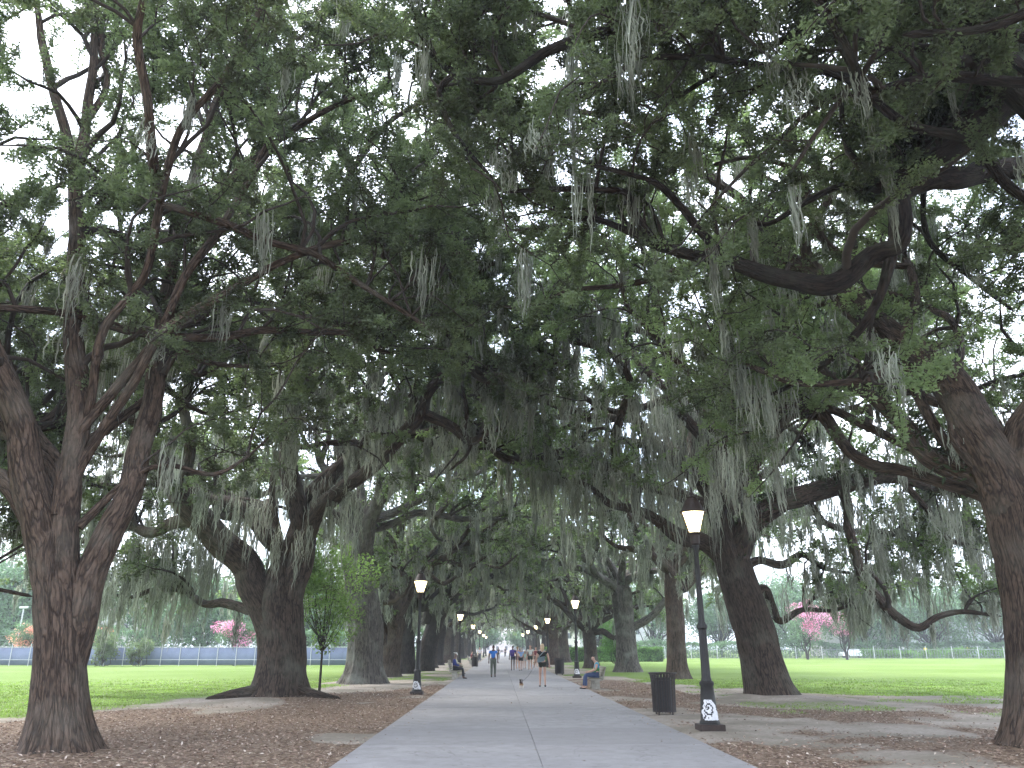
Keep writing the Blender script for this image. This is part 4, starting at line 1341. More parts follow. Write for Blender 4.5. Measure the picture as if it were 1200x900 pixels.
# ------------------------------------------------------------------ street lamps
def make_lamp():
    root = empty("street_lamp", (0, 0, 0))
    mb = MB()
    mb.box(-.25, .25, -.25, .25, -.05, .12, ch=.012)
    mb.build("plinth", M["iron_brown"], root)
    mb = MB()
    mb.lathe([(.205, .118), (.205, .16), (.18, .19), (.175, .26), (.150, .62), (.13, .82), (.15, .86), (.15, .90), (.12, .93)], 12)
    mb.build("pedestal", M["iron"], root, smooth=True)
    mb = MB()
    prof = [(.11, .92), (.09, 1.0), (.082, 1.5), (.078, 1.92), (.105, 1.95), (.105, 2.0), (.08, 2.04), (.064, 2.08), (.057, 2.8), (.050, 3.55), (.075, 3.6), (.075, 3.64), (.05, 3.66)]
    vs = []
    nf = 32
    for r, z in prof:
        for i in range(nf):
            a = 2 * PI * i / nf
            q_ = r * (1 + (.06 * math.cos(a * 8) if r < .12 else 0))
            vs.append((q_ * math.cos(a), q_ * math.sin(a), z))
    fs = [[j * nf + i, j * nf + (i + 1) % nf, (j + 1) * nf + (i + 1) % nf, (j + 1) * nf + i] for j in range(len(prof) - 1) for i in range(nf)]
    mb.add(vs, fs)
    mb.build("pole", M["iron"], root, smooth=True)
    mb = MB()
    mb.lathe([(.06, 3.64), (.10, 3.68), (.105, 3.86), (.145, 3.90), (.145, 3.92)], 16)
    mb.build("lantern_holder", M["iron_brown"], root, smooth=True)
    gl = MB()
    gl.lathe([(.125, 3.922), (.262, 4.345)], 6, cap=True, rot=.3)
    glo = gl.build("lantern_glass", M["glow"], root)
    fr = MB()
    for i in range(6):
        a = 2 * PI * i / 6 + .3
        c_, s_ = math.cos(a), math.sin(a)
        fr.bar((.129 * c_, .129 * s_, 3.92), (.268 * c_, .268 * s_, 4.35), .009, 6)
    fr.build("glass_bar", M["iron_brown"], glo)
    mb = MB()
    mb.lathe([(.285, 4.345), (.29, 4.37), (.25, 4.40), (.20, 4.50), (.14, 4.62), (.10, 4.66), (.115, 4.68)], 12)
    cap = mb.build("lantern_cap", M["iron_brown"], root, smooth=True)
    mb = MB()
    mb.lathe([(.03, 4.66), (.03, 4.72), (.055, 4.75), (.02, 4.80), (.03, 4.84), (.005, 4.92)], 10)
    for i in range(8):
        a = 2 * PI * i / 8
        mb.bar((.10 * math.cos(a), .10 * math.sin(a), 4.675), (.125 * math.cos(a), .125 * math.sin(a), 4.76), .014, 5, r2=.004)
    mb.build("finial", M["iron_brown"], cap, smooth=True)
    return root


def sticker(root, seed, z0=.2, z1=.58):
    """torn white paper pasted round the camera side of the pedestal with a black scrawl"""
    r = random.Random(seed)
    mb = MB()
    n_, k_ = 22, 12
    vs = []
    for j in range(k_ + 1):
        z = z0 + (z1 - z0) * j / k_
        rad = .186 - (z - .2) * .070
        w0 = -1.05 + .55 * abs(j / k_ - .4) + r.uniform(-.12, .12)
        w1 = .95 - .75 * (j / k_) ** 2 + r.uniform(-.12, .12)
        for i in range(n_ + 1):
            a = -PI / 2 + w0 + (w1 - w0) * i / n_
            vs.append(((rad + .006) * math.cos(a), (rad + .006) * math.sin(a), z + r.uniform(-.004, .004)))
    fs = []
    mi = []
    for j in range(k_):
        for i in range(n_):
            u, w = i / n_ - .42, j / k_ - .5
            dark = (abs(math.hypot(u * 1.1, w) - .26) < .045 and u > -.25) or (math.hypot(u + .05, w - .05) < .075) or (u < -.2 and abs(w + .1 - u) < .07) or (r.random() < .05)
            fs.append([j * (n_ + 1) + i, j * (n_ + 1) + i + 1, (j + 1) * (n_ + 1) + i + 1, (j + 1) * (n_ + 1) + i])
            mi.append(1 if dark else 0)
    mb.v = [tuple(v_) for v_ in vs]
    mb.f = fs
    mb.mi = mi
    return mb.build("pasted_sticker", None, root, mats=[M["sticker"], M["ink"]])


lamp0 = make_lamp()
lamps = []
LX, RX = -2.95, 4.22
spec = [(RX, 17.0, 1.0), (LX + .02, 30.0, .9), (RX + .1, 46.5, .95), (LX, 61.5, .91), (RX, 72, .93), (LX, 92, .93), (RX, 95, .93), (RX, 122, .93), (LX, 123, .93), (RX, 149, .93), (LX, 155, .93), (LX, 182, .93)]
LL_ = ["tall lit black street lamp closest on the right beside the slatted bin", "lit street lamp closest on the left with white paper on its base",
       "lit street lamp behind the man sitting in the green and blue shirt", "lit street lamp behind the man in the white cap",
       "lit street lamp above the oak past the woman with the dog", "lit street lamp beside the distant bin on the left",
       "fourth lit lamp down the right side of the walk", "fifth lit lamp down the right side of the walk", "fourth lit lamp down the left side of the walk",
       "farthest lit lamp on the right side of the walk", "fifth lit lamp down the left side of the walk", "farthest lit lamp on the left side of the walk"]
for i, (x, y, s) in enumerate(spec):
    r_ = lamp0 if i == 0 else copy_tree(lamp0)
    r_.location = (x, y, 0)
    r_.rotation_euler = (0, 0, i * .7 if i else 0)
    r_.scale = (s, s, s)
    tag(r_, LL_[i], "street lamp", "lit street lamps along the promenade")
    lamps.append(r_)
lamps[0].rotation_euler = (0, math.radians(-.4), 0)
lamps[1].rotation_euler = (0, 0, 0)
lamps[2].rotation_euler = (0, 0, 0)
sticker(lamps[0], 1)
sticker(lamps[1], 2, .2, .5)
sticker(lamps[2], 4, .22, .5)


# ------------------------------------------------------------------ litter bins
def make_bin():
    root = empty("litter_bin", (0, 0, 0))
    mb = MB()
    n_ = 26
    for i in range(n_):
        a = 2 * PI * i / n_
        c_, s_ = math.cos(a), math.sin(a)
        prof = [(.285, .06), (.29, .45), (.30, .78), (.325, .93), (.345, .96)]
        hw = .0165
        vs = []
        for r, z in prof:
            for (dr, dw) in ((0, -hw), (0, hw), (-.007, hw), (-.007, -hw)):
                rr_ = r + dr
                vs.append((rr_ * c_ - dw * s_, rr_ * s_ + dw * c_, z))
        fs = []
        for j in range(len(prof) - 1):
            for k_ in range(4):
                fs.append([j * 4 + k_, j * 4 + (k_ + 1) % 4, (j + 1) * 4 + (k_ + 1) % 4, (j + 1) * 4 + k_])
        fs += [[0, 1, 2, 3], [(len(prof) - 1) * 4 + q_ for q_ in (3, 2, 1, 0)]]
        mb.add(vs, fs)
    mb.build("slats", M["bin"], root)

    def ring(r, z, rt, name):
        m_ = MB()
        vs = []
        fs = []
        for i in range(36):
            a = 2 * PI * i / 36
            for j in range(8):
                b_ = 2 * PI * j / 8
                vs.append(((r + rt * math.cos(b_)) * math.cos(a), (r + rt * math.cos(b_)) * math.sin(a), z + rt * math.sin(b_)))
        for i in range(36):
            for j in range(8):
                fs.append([i * 8 + j, ((i + 1) % 36) * 8 + j, ((i + 1) % 36) * 8 + (j + 1) % 8, i * 8 + (j + 1) % 8])
        m_.add(vs, fs)
        m_.build(name, M["bin"], root, smooth=True)

    ring(.345, .965, .016, "top_rim")
    ring(.283, .08, .014, "bottom_rim")
    ring(.288, .80, .008, "hoop")
    m_ = MB()
    m_.lathe([(.19, .07), (.195, .5), (.20, .86), (.185, .86), (.18, .5), (.175, .12)], 28)
    m_.build("liner", M["liner"], root, smooth=True)
    m_ = MB()
    for i in range(4):
        a = PI / 4 + i * PI / 2
        m_.bar((.24 * math.cos(a), .24 * math.sin(a), -.02), (.24 * math.cos(a), .24 * math.sin(a), .08), .02, 8)
    m_.build("foot", M["bin"], root)
    return root


bin0 = make_bin()
p = P(779, 838, 21.0)
bin0.location = (p[0], 21.0, 0.0)
tag(bin0, "dark slatted metal litter bin closest to the viewer beside the tall lamp", "litter bin", "slatted litter bins along the walk")
for (px, Y, lab, s) in ((655.5, 52, "slatted litter bin on the right past the woman with the dog", .95), (556.5, 73, "slatted litter bin at the left edge past the seated men", .95)):
    c_ = copy_tree(bin0)
    c_.location = (P(px, 775, Y)[0], Y, 0)
    tag(c_, lab, "litter bin", "slatted litter bins along the walk")


# ------------------------------------------------------------------ benches (local: faces +x, length along y)
def make_bench():
    root = empty("park_bench", (0, 0, 0))
    for s in (-1, 0, 1):
        mb = MB()
        y0 = s * .78
        t = .06
        # concrete end frame: foot, seat bearer, back post
        def prism(pts):
            n_ = len(pts)
            vs = [(x, y0 - t, z) for x, z in pts] + [(x, y0 + t, z) for x, z in pts]
            fs = [list(range(n_)), list(range(n_, 2 * n_))[::-1]] + [[i, (i + 1) % n_, n_ + (i + 1) % n_, n_ + i] for i in range(n_)]
            mb.add(vs, fs)
        prism([(-.20, -.03), (.10, -.03), (.06, .08), (.03, .33), (.24, .37), (.24, .41), (-.2, .39), (-.36, .86), (-.42, .86), (-.29, .36), (-.14, .32), (-.15, .08)])
        mb.build("end_frame", M["concrete"], root)
    mb = MB()
    for i in range(5):
        x = -.17 + i * .1
        mb.box(x - .042, x + .042, -.92, .92, .412 - .0 * i, .445, ch=.006)
    mb.build("seat", M["wood"], root)
    mb = MB()
    for i in range(4):
        z = .53 + i * .095
        x = -.235 - (z - .45) * .34 - .0
        T = lambda p_, x=x, z=z: (x + (p_[0]) * .94 - p_[2] * .34, p_[1], z + p_[0] * .34 + p_[2] * .94)
        mb.box(0, .028, -.92, .92, -.04, .04, T=T, ch=.005)
    mb.build("backrest", M["wood"], root)
    return root


bench0 = make_bench()
bench0.location = (P(529, 790, 45)[0] + .22, 45.4, 0)
tag(bench0, "pale park bench on the left with the man in the white cap", "bench", "park benches facing the walk")
BL = bench0.location.copy()
bench1 = copy_tree(bench0)
bench1.location = (P(709, 800, 33.6)[0] - .38, 34.2, 0)
bench1.rotation_euler = (0, 0, PI)
tag(bench1, "park bench on the right with the man in the green and blue shirt", "bench", "park benches facing the walk")
BR = bench1.location.copy()
extra_b = [(-2.85, 53.6, 0, "empty-backed pale bench just past the man in the white cap"), (-2.9, 86, 0, "distant bench on the left with the person in red"), (-2.9, 108, 0, "farthest bench on the left edge of the walk")]
for (x, y, r_, lab) in extra_b:
    c_ = copy_tree(bench0)
    c_.location = (x, y, 0)
    c_.rotation_euler = (0, 0, r_)
    tag(c_, lab, "bench", "park benches facing the walk")


# ------------------------------------------------------------------ people
def skin_obj(name, verts, edges, radii, m, parent, root_i=0, sub=2):
    me = bpy.data.meshes.new(name)
    me.from_pydata([tuple(v_) for v_ in verts], edges, [])
    o = bpy.data.objects.new(name, me)
    C.objects.link(o)
    o.parent = parent
    me.materials.append(m)
    md = o.modifiers.new("skin", "SKIN")
    md.use_smooth_shade = True
    md.branch_smoothing = 0.5
    if not me.skin_vertices:
        # layer comes with the modifier; make sure it exists
        import bmesh
        bm = bmesh.new()
        bm.from_mesh(me)
        bm.verts.layers.skin.verify()
        bm.to_mesh(me)
        bm.free()
    for i_, r in enumerate(radii):
        r = r if isinstance(r, tuple) else (r, r)
        me.skin_vertices[0].data[i_].radius = r
        me.skin_vertices[0].data[i_].use_root = (i_ == root_i)
    sb = o.modifiers.new("smooth", "SUBSURF")
    sb.levels = sub
    sb.render_levels = sub
    return o


class Sk:
    def __init__(s):
        s.v, s.e, s.r = [], [], []

    def p(s, co, r, frm=None):
        s.v.append(np.array(co, float))
        s.r.append(r)
        if frm is not None:
            s.e.append((frm, len(s.v) - 1))
        return len(s.v) - 1


def person(loc, rz, label, J, skin="skin", top=(.1, .1, .1), bottom=(.1, .1, .1), shorts=False, hair=(.05, .03, .02), hairlen=0, shoe=(.03, .03, .03), sleeve=.45, h=1.72, hat=None, build=1.0, group=None, top_mat=None, skirt=False):
    """J: joint positions in metres for a 1.72 m figure facing +y"""
    s = h / 1.72
    root = empty("person", loc, rz)
    root.scale = (s, s, s)
    tag(root, label, "person", group)
    b = build
    k = Sk()
    pel = k.p(J["pelvis"], .105 * b)
    sp_ = k.p(J["spine"], .10 * b, pel)
    ch = k.p(J["chest"], .115 * b, sp_)
    nb = k.p(J["neck"], .055, ch)
    hd = J["head"]
    hl = k.p(np.array(hd) + [0, 0, -.075], .058, nb)
    hm = k.p(hd, .082, hl)
    ht = k.p(np.array(hd) + [0, 0, .07], .066, hm)
    f = J.get("face", np.array([0, 1, 0]))
    f = unit(np.array(f, float))
    k.p(np.array(hd) + f * .092 + [0, 0, -.012], .013, hm)       # nose
    sd = np.cross(f, [0, 0, 1])
    for sg in (-1, 1):
        k.p(np.array(hd) + sd * sg * .088 + [0, 0, -.01], .016, hm)  # ears
    for sg, n_ in ((-1, "l"), (1, "r")):
        sh = k.p(J["sh_" + n_], .058 * b, ch)
        el = k.p(J["el_" + n_], .040 * b, sh)
        wr = k.p(J["wr_" + n_], .027, el)
        dv = unit(np.array(J["wr_" + n_]) - np.array(J["el_" + n_]))
        pm = k.p(np.array(J["wr_" + n_]) + dv * .06, .030, wr)
        px_ = unit(np.cross(dv, [0.3, 1, .2]))
        nrm = np.cross(px_, dv)
        for q_, (of, ln) in enumerate(((-.030, .065), (-.010, .082), (.010, .078), (.029, .060))):
            a_ = k.p(np.array(J["wr_" + n_]) + dv * .10 + px_ * of, .0095, pm)
            b_ = k.p(np.array(J["wr_" + n_]) + dv * (.10 + ln * .55) + px_ * of * 1.1 + nrm * .012, .0085, a_)
            k.p(np.array(J["wr_" + n_]) + dv * (.10 + ln * .85) + px_ * of * 1.1 + nrm * .035, .007, b_)
        a_ = k.p(np.array(J["wr_" + n_]) + dv * .05 - px_ * .045 + nrm * .01, .011, pm)
        k.p(np.array(J["wr_" + n_]) + dv * .085 - px_ * .055 + nrm * .03, .009, a_)
        hp = k.p(J["hip_" + n_], .085 * b, pel)
        kn = k.p(J["kn_" + n_], .055 * b, hp)
        an = k.p(J["an_" + n_], .036, kn)
        k.p(J["toe_" + n_], .030, an)
    skin_obj("body", k.v, k.e, k.r, M[skin], root)
    # shirt
    tm = top_mat or cloth("shirt_cloth", top)
    k = Sk()
    pel = k.p(np.array(J["pelvis"]) + [0, 0, -.0], .125 * b)
    sp_ = k.p(J["spine"], .122 * b, pel)
    ch = k.p(J["chest"], .135 * b, sp_)
    k.p(np.array(J["neck"]) * .55 + np.array(J["chest"]) * .45, .085, ch)
    for n_ in "lr":
        sh = k.p(J["sh_" + n_], .072 * b, ch)
        A, E_ = np.array(J["sh_" + n_]), np.array(J["el_" + n_])
        if sleeve <= 1:
            k.p(A + (E_ - A) * sleeve, .058 * b, sh)
        else:
            el = k.p(E_, .052 * b, sh)
            k.p(E_ + (np.array(J["wr_" + n_]) - E_) * .9, .036, el)
    skin_obj("shirt", k.v, k.e, k.r, tm, root)
    # trousers / shorts
    k = Sk()
    pel = k.p(np.array(J["pelvis"]) + [0, 0, .0], .118 * b)
    for n_ in "lr":
        hp = k.p(J["hip_" + n_], .10 * b, pel)
        A, E_ = np.array(J["hip_" + n_]), np.array(J["kn_" + n_])
        if shorts:
            k.p(A + (E_ - A) * (.5 if shorts is True else shorts), .085 * b, hp)
        else:
            kn = k.p(E_, .068 * b, hp)
            k.p(E_ + (np.array(J["an_" + n_]) - E_) * .93, .052, kn)
    skin_obj("shorts" if shorts else "trousers", k.v, k.e, k.r, cloth("lower_cloth", bottom), root)
    for n_ in "lr":
        k = Sk()
        A, T_ = np.array(J["an_" + n_]), np.array(J["toe_" + n_])
        a_ = k.p(A + [0, 0, -.035], .045)
        m_ = k.p((A + T_) / 2 + [0, 0, -.02], .042, a_)
        k.p(T_, .036, m_)
        skin_obj("shoe", k.v, k.e, k.r, cloth("shoe_leather", shoe), root, sub=1)
    # eyes
    for sg in (-1, 1):
        m_ = MB()
        e0 = np.array(hd) + f * .078 + sd * sg * .03 + [0, 0, .012]
        m_.lathe([(.001, -.009), (.008, -.005), (.010, 0), (.008, .005), (.001, .009)], 8)
        m_.v = [tuple(np.array(v_) + e0) for v_ in m_.v]
        m_.build("eye", M["ink"], root, smooth=True)
    if hat is not None:
        k = Sk()
        a_ = k.p(np.array(hd) + [0, 0, .045] - f * .01, .095)
        k.p(np.array(hd) + [0, 0, .10] - f * .01, .075, a_)
        k.p(np.array(hd) + [0, 0, .05] + f * .13, .04, a_)
        skin_obj("cap", k.v, k.e, k.r, cloth("cap_cloth", hat), root)
    if hair is not None:
        k = Sk()
        a_ = k.p(np.array(hd) + [0, 0, .085] - f * .015, .075)
        c_ = k.p(np.array(hd) + [0, 0, .03] - f * .045, .078, a_)
        if hairlen:
            d_ = k.p(np.array(hd) + [0, 0, -.10] - f * .06, .085, c_)
            k.p(np.array(hd) + [0, 0, -.10 - hairlen] - f * .075, .06, d_)
        skin_obj("hair", k.v, k.e, k.r, cloth("hair", hair), root)
    return root


def walk(stride=.22, armsw=.12, lr=1):
    a = stride * lr
    return dict(pelvis=(0, 0, .95), spine=(0, 0, 1.12), chest=(0, .01, 1.30), neck=(0, .01, 1.45), head=(0, .03, 1.60),
                sh_l=(-.175, 0, 1.38), sh_r=(.175, 0, 1.38), el_l=(-.24, -armsw * .5, 1.10), el_r=(.24, armsw * .3, 1.10), wr_l=(-.25, armsw * .6 - .02, .86), wr_r=(.25, armsw * 1.2, .87),
                hip_l=(-.085, 0, .90), hip_r=(.085, 0, .90), kn_l=(-.09, a * .55 + .04, .50), kn_r=(.09, -a * .35 + .06, .50),
                an_l=(-.09, a, .09), an_r=(.09, -a, .12), toe_l=(-.10, a + .15, .045), toe_r=(.10, -a + .14, .04))


def sit():
    return dict(pelvis=(0, 0, .56), spine=(0, -.03, .72), chest=(0, -.04, .90), neck=(0, -.02, 1.05), head=(0, .02, 1.20),
                sh_l=(-.175, -.03, .98), sh_r=(.175, -.03, .98), el_l=(-.25, .05, .73), el_r=(.25, .05, .73), wr_l=(-.14, .26, .66), wr_r=(.14, .26, .66),
                hip_l=(-.09, .02, .53), hip_r=(.09, .02, .53), kn_l=(-.11, .43, .53), kn_r=(.11, .43, .53), an_l=(-.10, .42, .09), an_r=(.11, .50, .09), toe_l=(-.11, .58, .045), toe_r=(.12, .66, .045))


# woman with the dog
JW = walk(.16, .05, 1)
JW.update(el_l=(-.25, .0, 1.12), wr_l=(-.30, .18, .94), el_r=(.25, -.06, 1.11), wr_r=(.28, -.02, .88))
wx = P(636, 800, 34.8)[0]
woman = person((wx, 34.8, .03), math.radians(3), "blonde woman in black t-shirt and dark shorts walking a small dog", JW, "skin", (.012, .012, .014), (.035, .038, .03), .42, (.62, .46, .30), .12, (.02, .02, .025), .45, 1.74, build=1.02)
# shoulder bag (own thing)
bag = empty("shoulder_bag", (wx - .07, 34.8 - .18, .03))
tag(bag, "teal grey shoulder bag hanging on the blonde woman's back", "bag")
mb = MB()
prof = [(-.17, .0), (-.13, -.05), (.13, -.05), (.17, .0), (.15, .15), (-.15, .15)]
vs = [(x_, -.05, 1.04 + z_) for x_, z_ in prof] + [(x_ * .92, -.08, 1.045 + z_ * .92) for x_, z_ in prof] + [(x_, .03, 1.04 + z_) for x_, z_ in prof]
fs = [[6, 7, 8, 9, 10, 11], [17, 16, 15, 14, 13, 12]]
for i in range(6):
    j = (i + 1) % 6
    fs += [[i, j, 6 + j, 6 + i], [12 + i, 12 + j, j, i]]
mb.add(vs, fs)
T_ = math.radians(18)
mb.v = [((x_) * math.cos(T_) + (z_ - 1.08) * math.sin(T_) * .6, y_, 1.08 + (z_ - 1.08) - x_ * math.sin(T_) * -.6) for x_, y_, z_ in mb.v]
mb.build("pouch", cloth("bag_canvas", (.16, .22, .24)), bag, smooth=True)
mb = MB()
pts_ = [(-.10, -.02, 1.18), (.0, -.02, 1.28), (.12, .0, 1.40), (.19, .07, 1.475), (.16, .22, 1.45), (.10, .32, 1.32)]
for a_, b_ in zip(pts_[:-1], pts_[1:]):
    mb.bar(a_, b_, .014, 6)
mb.build("strap", cloth("bag_strap", (.30, .36, .38)), bag, smooth=True)

# dog
dx = P(611, 803, 33.6)[0]
dog = empty("dog", (dx, 33.6, .03), math.radians(168))
tag(dog, "small tan and white dog with a dark back on a leash", "dog")
k = Sk()
a0 = k.p((0, -.13, .19), .055)
a1 = k.p((0, 0, .195), .06, a0)
a2 = k.p((0, .13, .195), .065, a1)
nk = k.p((0, .19, .25), .04, a2)
hd_ = k.p((0, .23, .30), .042, nk)
mz = k.p((0, .29, .285), .022, hd_)
k.p((0, .325, .28), .014, mz)
for sg in (-1, 1):
    e_ = k.p((sg * .028, .215, .345), .016, hd_)
    k.p((sg * .035, .21, .375), .006, e_)
    f1 = k.p((sg * .042, .13, .13), .022, a2)
    f2 = k.p((sg * .042, .12 + sg * .02, .07), .013, f1)
    k.p((sg * .042, .13 + sg * .035, .012), .013, f2)
    h1 = k.p((sg * .042, -.11, .13), .027, a0)
    h2 = k.p((sg * .042, -.155, .08), .014, h1)
    h3 = k.p((sg * .042, -.14 - sg * .02, .02), .012, h2)
    k.p((sg * .042, -.12 - sg * .02, .012), .012, h3)
t1 = k.p((0, -.19, .24), .016, a0)
t2 = k.p((0, -.22, .30), .012, t1)
k.p((0, -.20, .35), .006, t2)
m, nt, bb = mat("dog_fur")
tc = nt.nodes.new("ShaderNodeTexCoord").outputs["Object"]
sx = nt.nodes.new("ShaderNodeSeparateXYZ")
nt.links.new(tc, sx.inputs[0])
f_ = mathn(nt, "ADD", sx.outputs[2], mathn(nt, "MULTIPLY", mathn(nt, "SUBTRACT", noise(nt, tc, 14, 4), .5), .1))
cc = ramp(nt, f_, [(.10, (.62, .55, .48)), (.16, (.42, .24, .13)), (.22, (.05, .035, .03)), (.30, (.04, .03, .025))])
nt.links.new(cc, bb.inputs["Base Color"])
bb.inputs["Roughness"].default_value = .9
skin_obj("body", k.v, k.e, k.r, m, dog)
m_ = MB()
m_.lathe([(.046, -.008), (.049, 0), (.046, .008)], 16)
m_.v = [(x_, y_ * .8 - z_ * .6 + .175, z_ * .8 + y_ * .6 + .235) for x_, y_, z_ in m_.v]
m_.build("collar", cloth("collar_red", (.35, .05, .04)), dog)
# leash from hand to collar
lh = np.array([wx - .31, 34.8 + .20, .92])
lc_ = np.array([dx - .0, 33.6 - .17, .29])
t = np.linspace(0, 1, 12)[:, None]
pt = lh * (1 - t) + lc_ * t
pt[:, 2] -= .10 * np.sin(PI * t[:, 0])
v, q, b_ = big_tube(catmull(np.c_[pt, np.full(12, .008)], .1)[:, :3], np.full(len(catmull(np.c_[pt, np.full(12, .008)], .1)), .008), 6, 0, 0, 0, 5, 0)
o = np_mesh("dog_leash", v, q, cloth("leash_nylon", (.10, .09, .10)))
tag(o, "thin dark leash running from the blonde woman's hand to the dog", "leash")

# man in blue walking
J = walk(.13, .1, -1)
person((P(578, 790, 46.5)[0], 46.5, .03), math.radians(-2), "man in bright blue t-shirt and grey-green trousers walking alone", J, "skin_d", (.02, .16, .55), (.10, .115, .09), False, (.01, .01, .01), 0, (.03, .03, .03), .5, 1.72, build=1.12)
# man in cap on left bench, facing +x
person((BL[0] - .03, BL[1] - .66, 0.0), -PI / 2, "man in navy shirt and white cap sitting on the bench", sit(), "skin_d", (.025, .04, .20), (.02, .02, .025), False, None, 0, (.02, .02, .02), 2, 1.74, hat=(.75, .75, .75))
person((-2.78, 53.2, 0), -PI / 2, "person in pale khaki clothes sitting on the bench beyond the cap wearer", sit(), "skin", (.50, .50, .38), (.38, .38, .27), False, (.4, .36, .3), 0, (.02, .02, .02), 2, 1.70)
person((-2.83, 85.6, 0), -PI / 2, "distant person in dark red top sitting on the left bench", sit(), "skin", (.35, .03, .05), (.03, .03, .03), False, (.05, .03, .02), 0, (.02, .02, .02), .5, 1.7)
# man on right bench, facing -x
JR = sit()
JR.update(head=(0, .10, 1.16), neck=(0, .02, 1.04), face=(0, .85, -.5))
m, nt, bb = mat("green_blue_tshirt")
tc = nt.nodes.new("ShaderNodeTexCoord").outputs["Object"]
sx = nt.nodes.new("ShaderNodeSeparateXYZ")
nt.links.new(tc, sx.inputs[0])
zz_ = mathn(nt, "ADD", sx.outputs[2], mathn(nt, "MULTIPLY", mathn(nt, "SUBTRACT", noise(nt, tc, 6, 3), .5), .16))
cc = ramp(nt, zz_, [(.72, (.05, .28, .07)), (.78, (.04, .30, .12)), (.84, (.02, .28, .60)), (.95, (.06, .33, .45))])
nt.links.new(cc, bb.inputs["Base Color"])
bb.inputs["Roughness"].default_value = .85
person((BR[0] + .03, BR[1] - .68, 0), PI / 2, "man with bowed head in green and blue t-shirt and jeans sitting on the right bench", JR, "skin", (0, 0, 0), (.06, .09, .19), False, (.015, .012, .012), 0, (.015, .015, .02), .5, 1.76, top_mat=m, build=1.08)
# walkers ahead
gw = "group of walkers in the middle distance"
wk = [(601, 61, "walker in navy blue top carrying a purple backpack", "skin_d", (.06, .05, .28), (.03, .03, .06), True, (.02, .02, .02), 0, 1.74),
      (606.5, 63, "fair-haired walker in a pale pink top behind the backpack wearer", "skin", (.60, .38, .40), (.20, .12, .15), True, (.45, .30, .18), .05, 1.70),
      (610.5, 60, "walker in light blue shirt and black shorts", "skin", (.28, .42, .72), (.015, .015, .018), True, (.4, .36, .30), .04, 1.62),
      (621.5, 60.5, "tall walker in white shirt and dark green shorts", "skin", (.75, .75, .70), (.03, .045, .03), True, (.30, .25, .18), 0, 1.80),
      (615, 66, "short walker in pale green top between two adults", "skin", (.35, .55, .48), (.4, .4, .38), True, (.3, .2, .1), .04, 1.40),
      (628, 67, "walker in maroon shirt just left of the blonde woman", "skin", (.22, .04, .05), (.15, .12, .1), True, (.1, .06, .04), 0, 1.68),
      (584, 118, "far-off person in black on the walk beside the man in blue", "skin_d", (.02, .02, .02), (.02, .02, .02), False, (.02, .02, .02), 0, 1.7),
      (592, 150, "far-off tiny person in dark clothes near the end of the walk", "skin", (.05, .06, .08), (.05, .05, .05), False, (.05, .03, .02), 0, 1.7),
      (634, 80, "walker in grey shirt half hidden behind the blonde woman", "skin", (.30, .30, .33), (.1, .1, .12), False, (.1, .07, .05), 0, 1.75),
      (562, 96, "distant person in white shirt standing near the left lamp", "skin", (.65, .65, .7), (.1, .1, .13), False, (.05, .04, .03), 0, 1.74)]
for i, (px, Y, lab, sk_, tp, bt, sh_, hr, hl_, hh_) in enumerate(wk):
    person((P(px, 775, Y)[0], Y, .03), rng.uniform(-.15, .15), lab, walk(rng.uniform(.1, .2), .1, 1 if i % 2 else -1), sk_, tp, bt, sh_, hr, hl_, (.6, .6, .6) if i % 2 else (.03, .03, .03), .5, hh_, group=gw)
p = P(600.5, 775, 61)
bp = empty("backpack", (p[0] - .02, 60.8, .03))
tag(bp, "purple backpack on the back of the walker in navy", "backpack")
mb = MB()
mb.box(-.15, .15, -.14, .04, .98, 1.42, ch=.05)
mb.build("pack", cloth("pack_nylon", (.10, .06, .33)), bp, smooth=True)
mb = MB()
mb.box(-.11, .11, -.20, -.13, 1.02, 1.22, ch=.03)
mb.build("front_pocket", cloth("pack_nylon_dark", (.07, .04, .22)), bp, smooth=True)

# ------------------------------------------------------------------ tennis court fence on the left
fx0, fx1, fy = -72.0, -9.5, 78.5
root = empty("tennis_fence", (fx0, fy, 0))
tag(root, "long blue windscreen fence with white posts and rails across the left lawn", "fence")
mb = MB()
n_ = 200
vs, fs = [], []
for i in range(n_ + 1):
    x_ = (fx1 - fx0) * i / n_
    sag = .03 * math.sin(i * 1.7) + .02 * math.sin(i * .6)
    for (dy_, z_) in ((0, .08), (sag, .8), (0, 1.62)):
        vs.append((x_, .04 + dy_, z_))
for i in range(n_):
    for j in range(2):
        fs.append([i * 3 + j, (i + 1) * 3 + j, (i + 1) * 3 + j + 1, i * 3 + j + 1])
mb.add(vs, fs)
ws = mb.build("windscreen", M["blue_mesh"], root, smooth=True)
sm = ws.modifiers.new("thick", "SOLIDIFY")
sm.thickness = .012
mb = MB()
for z_ in (.55, 1.68):
    mb.bar((0, -.03, z_), (fx1 - fx0, -.03, z_), .028, 6)
mb.build("rail", M["white_metal"], root)
nposts = int((fx1 - fx0) / 1.75)
pm = None
for i in range(nposts + 1):
    mb = MB()
    if pm is None:
        mb.bar((0, -.03, -.1), (0, -.03, 2.0), .035, 8)
        pm = mb.build("post", M["white_metal"], root)
        continue
    c_ = pm.copy()
    C.objects.link(c_)
    c_.parent = root
    c_.location = (i * 1.75, 0, 0)
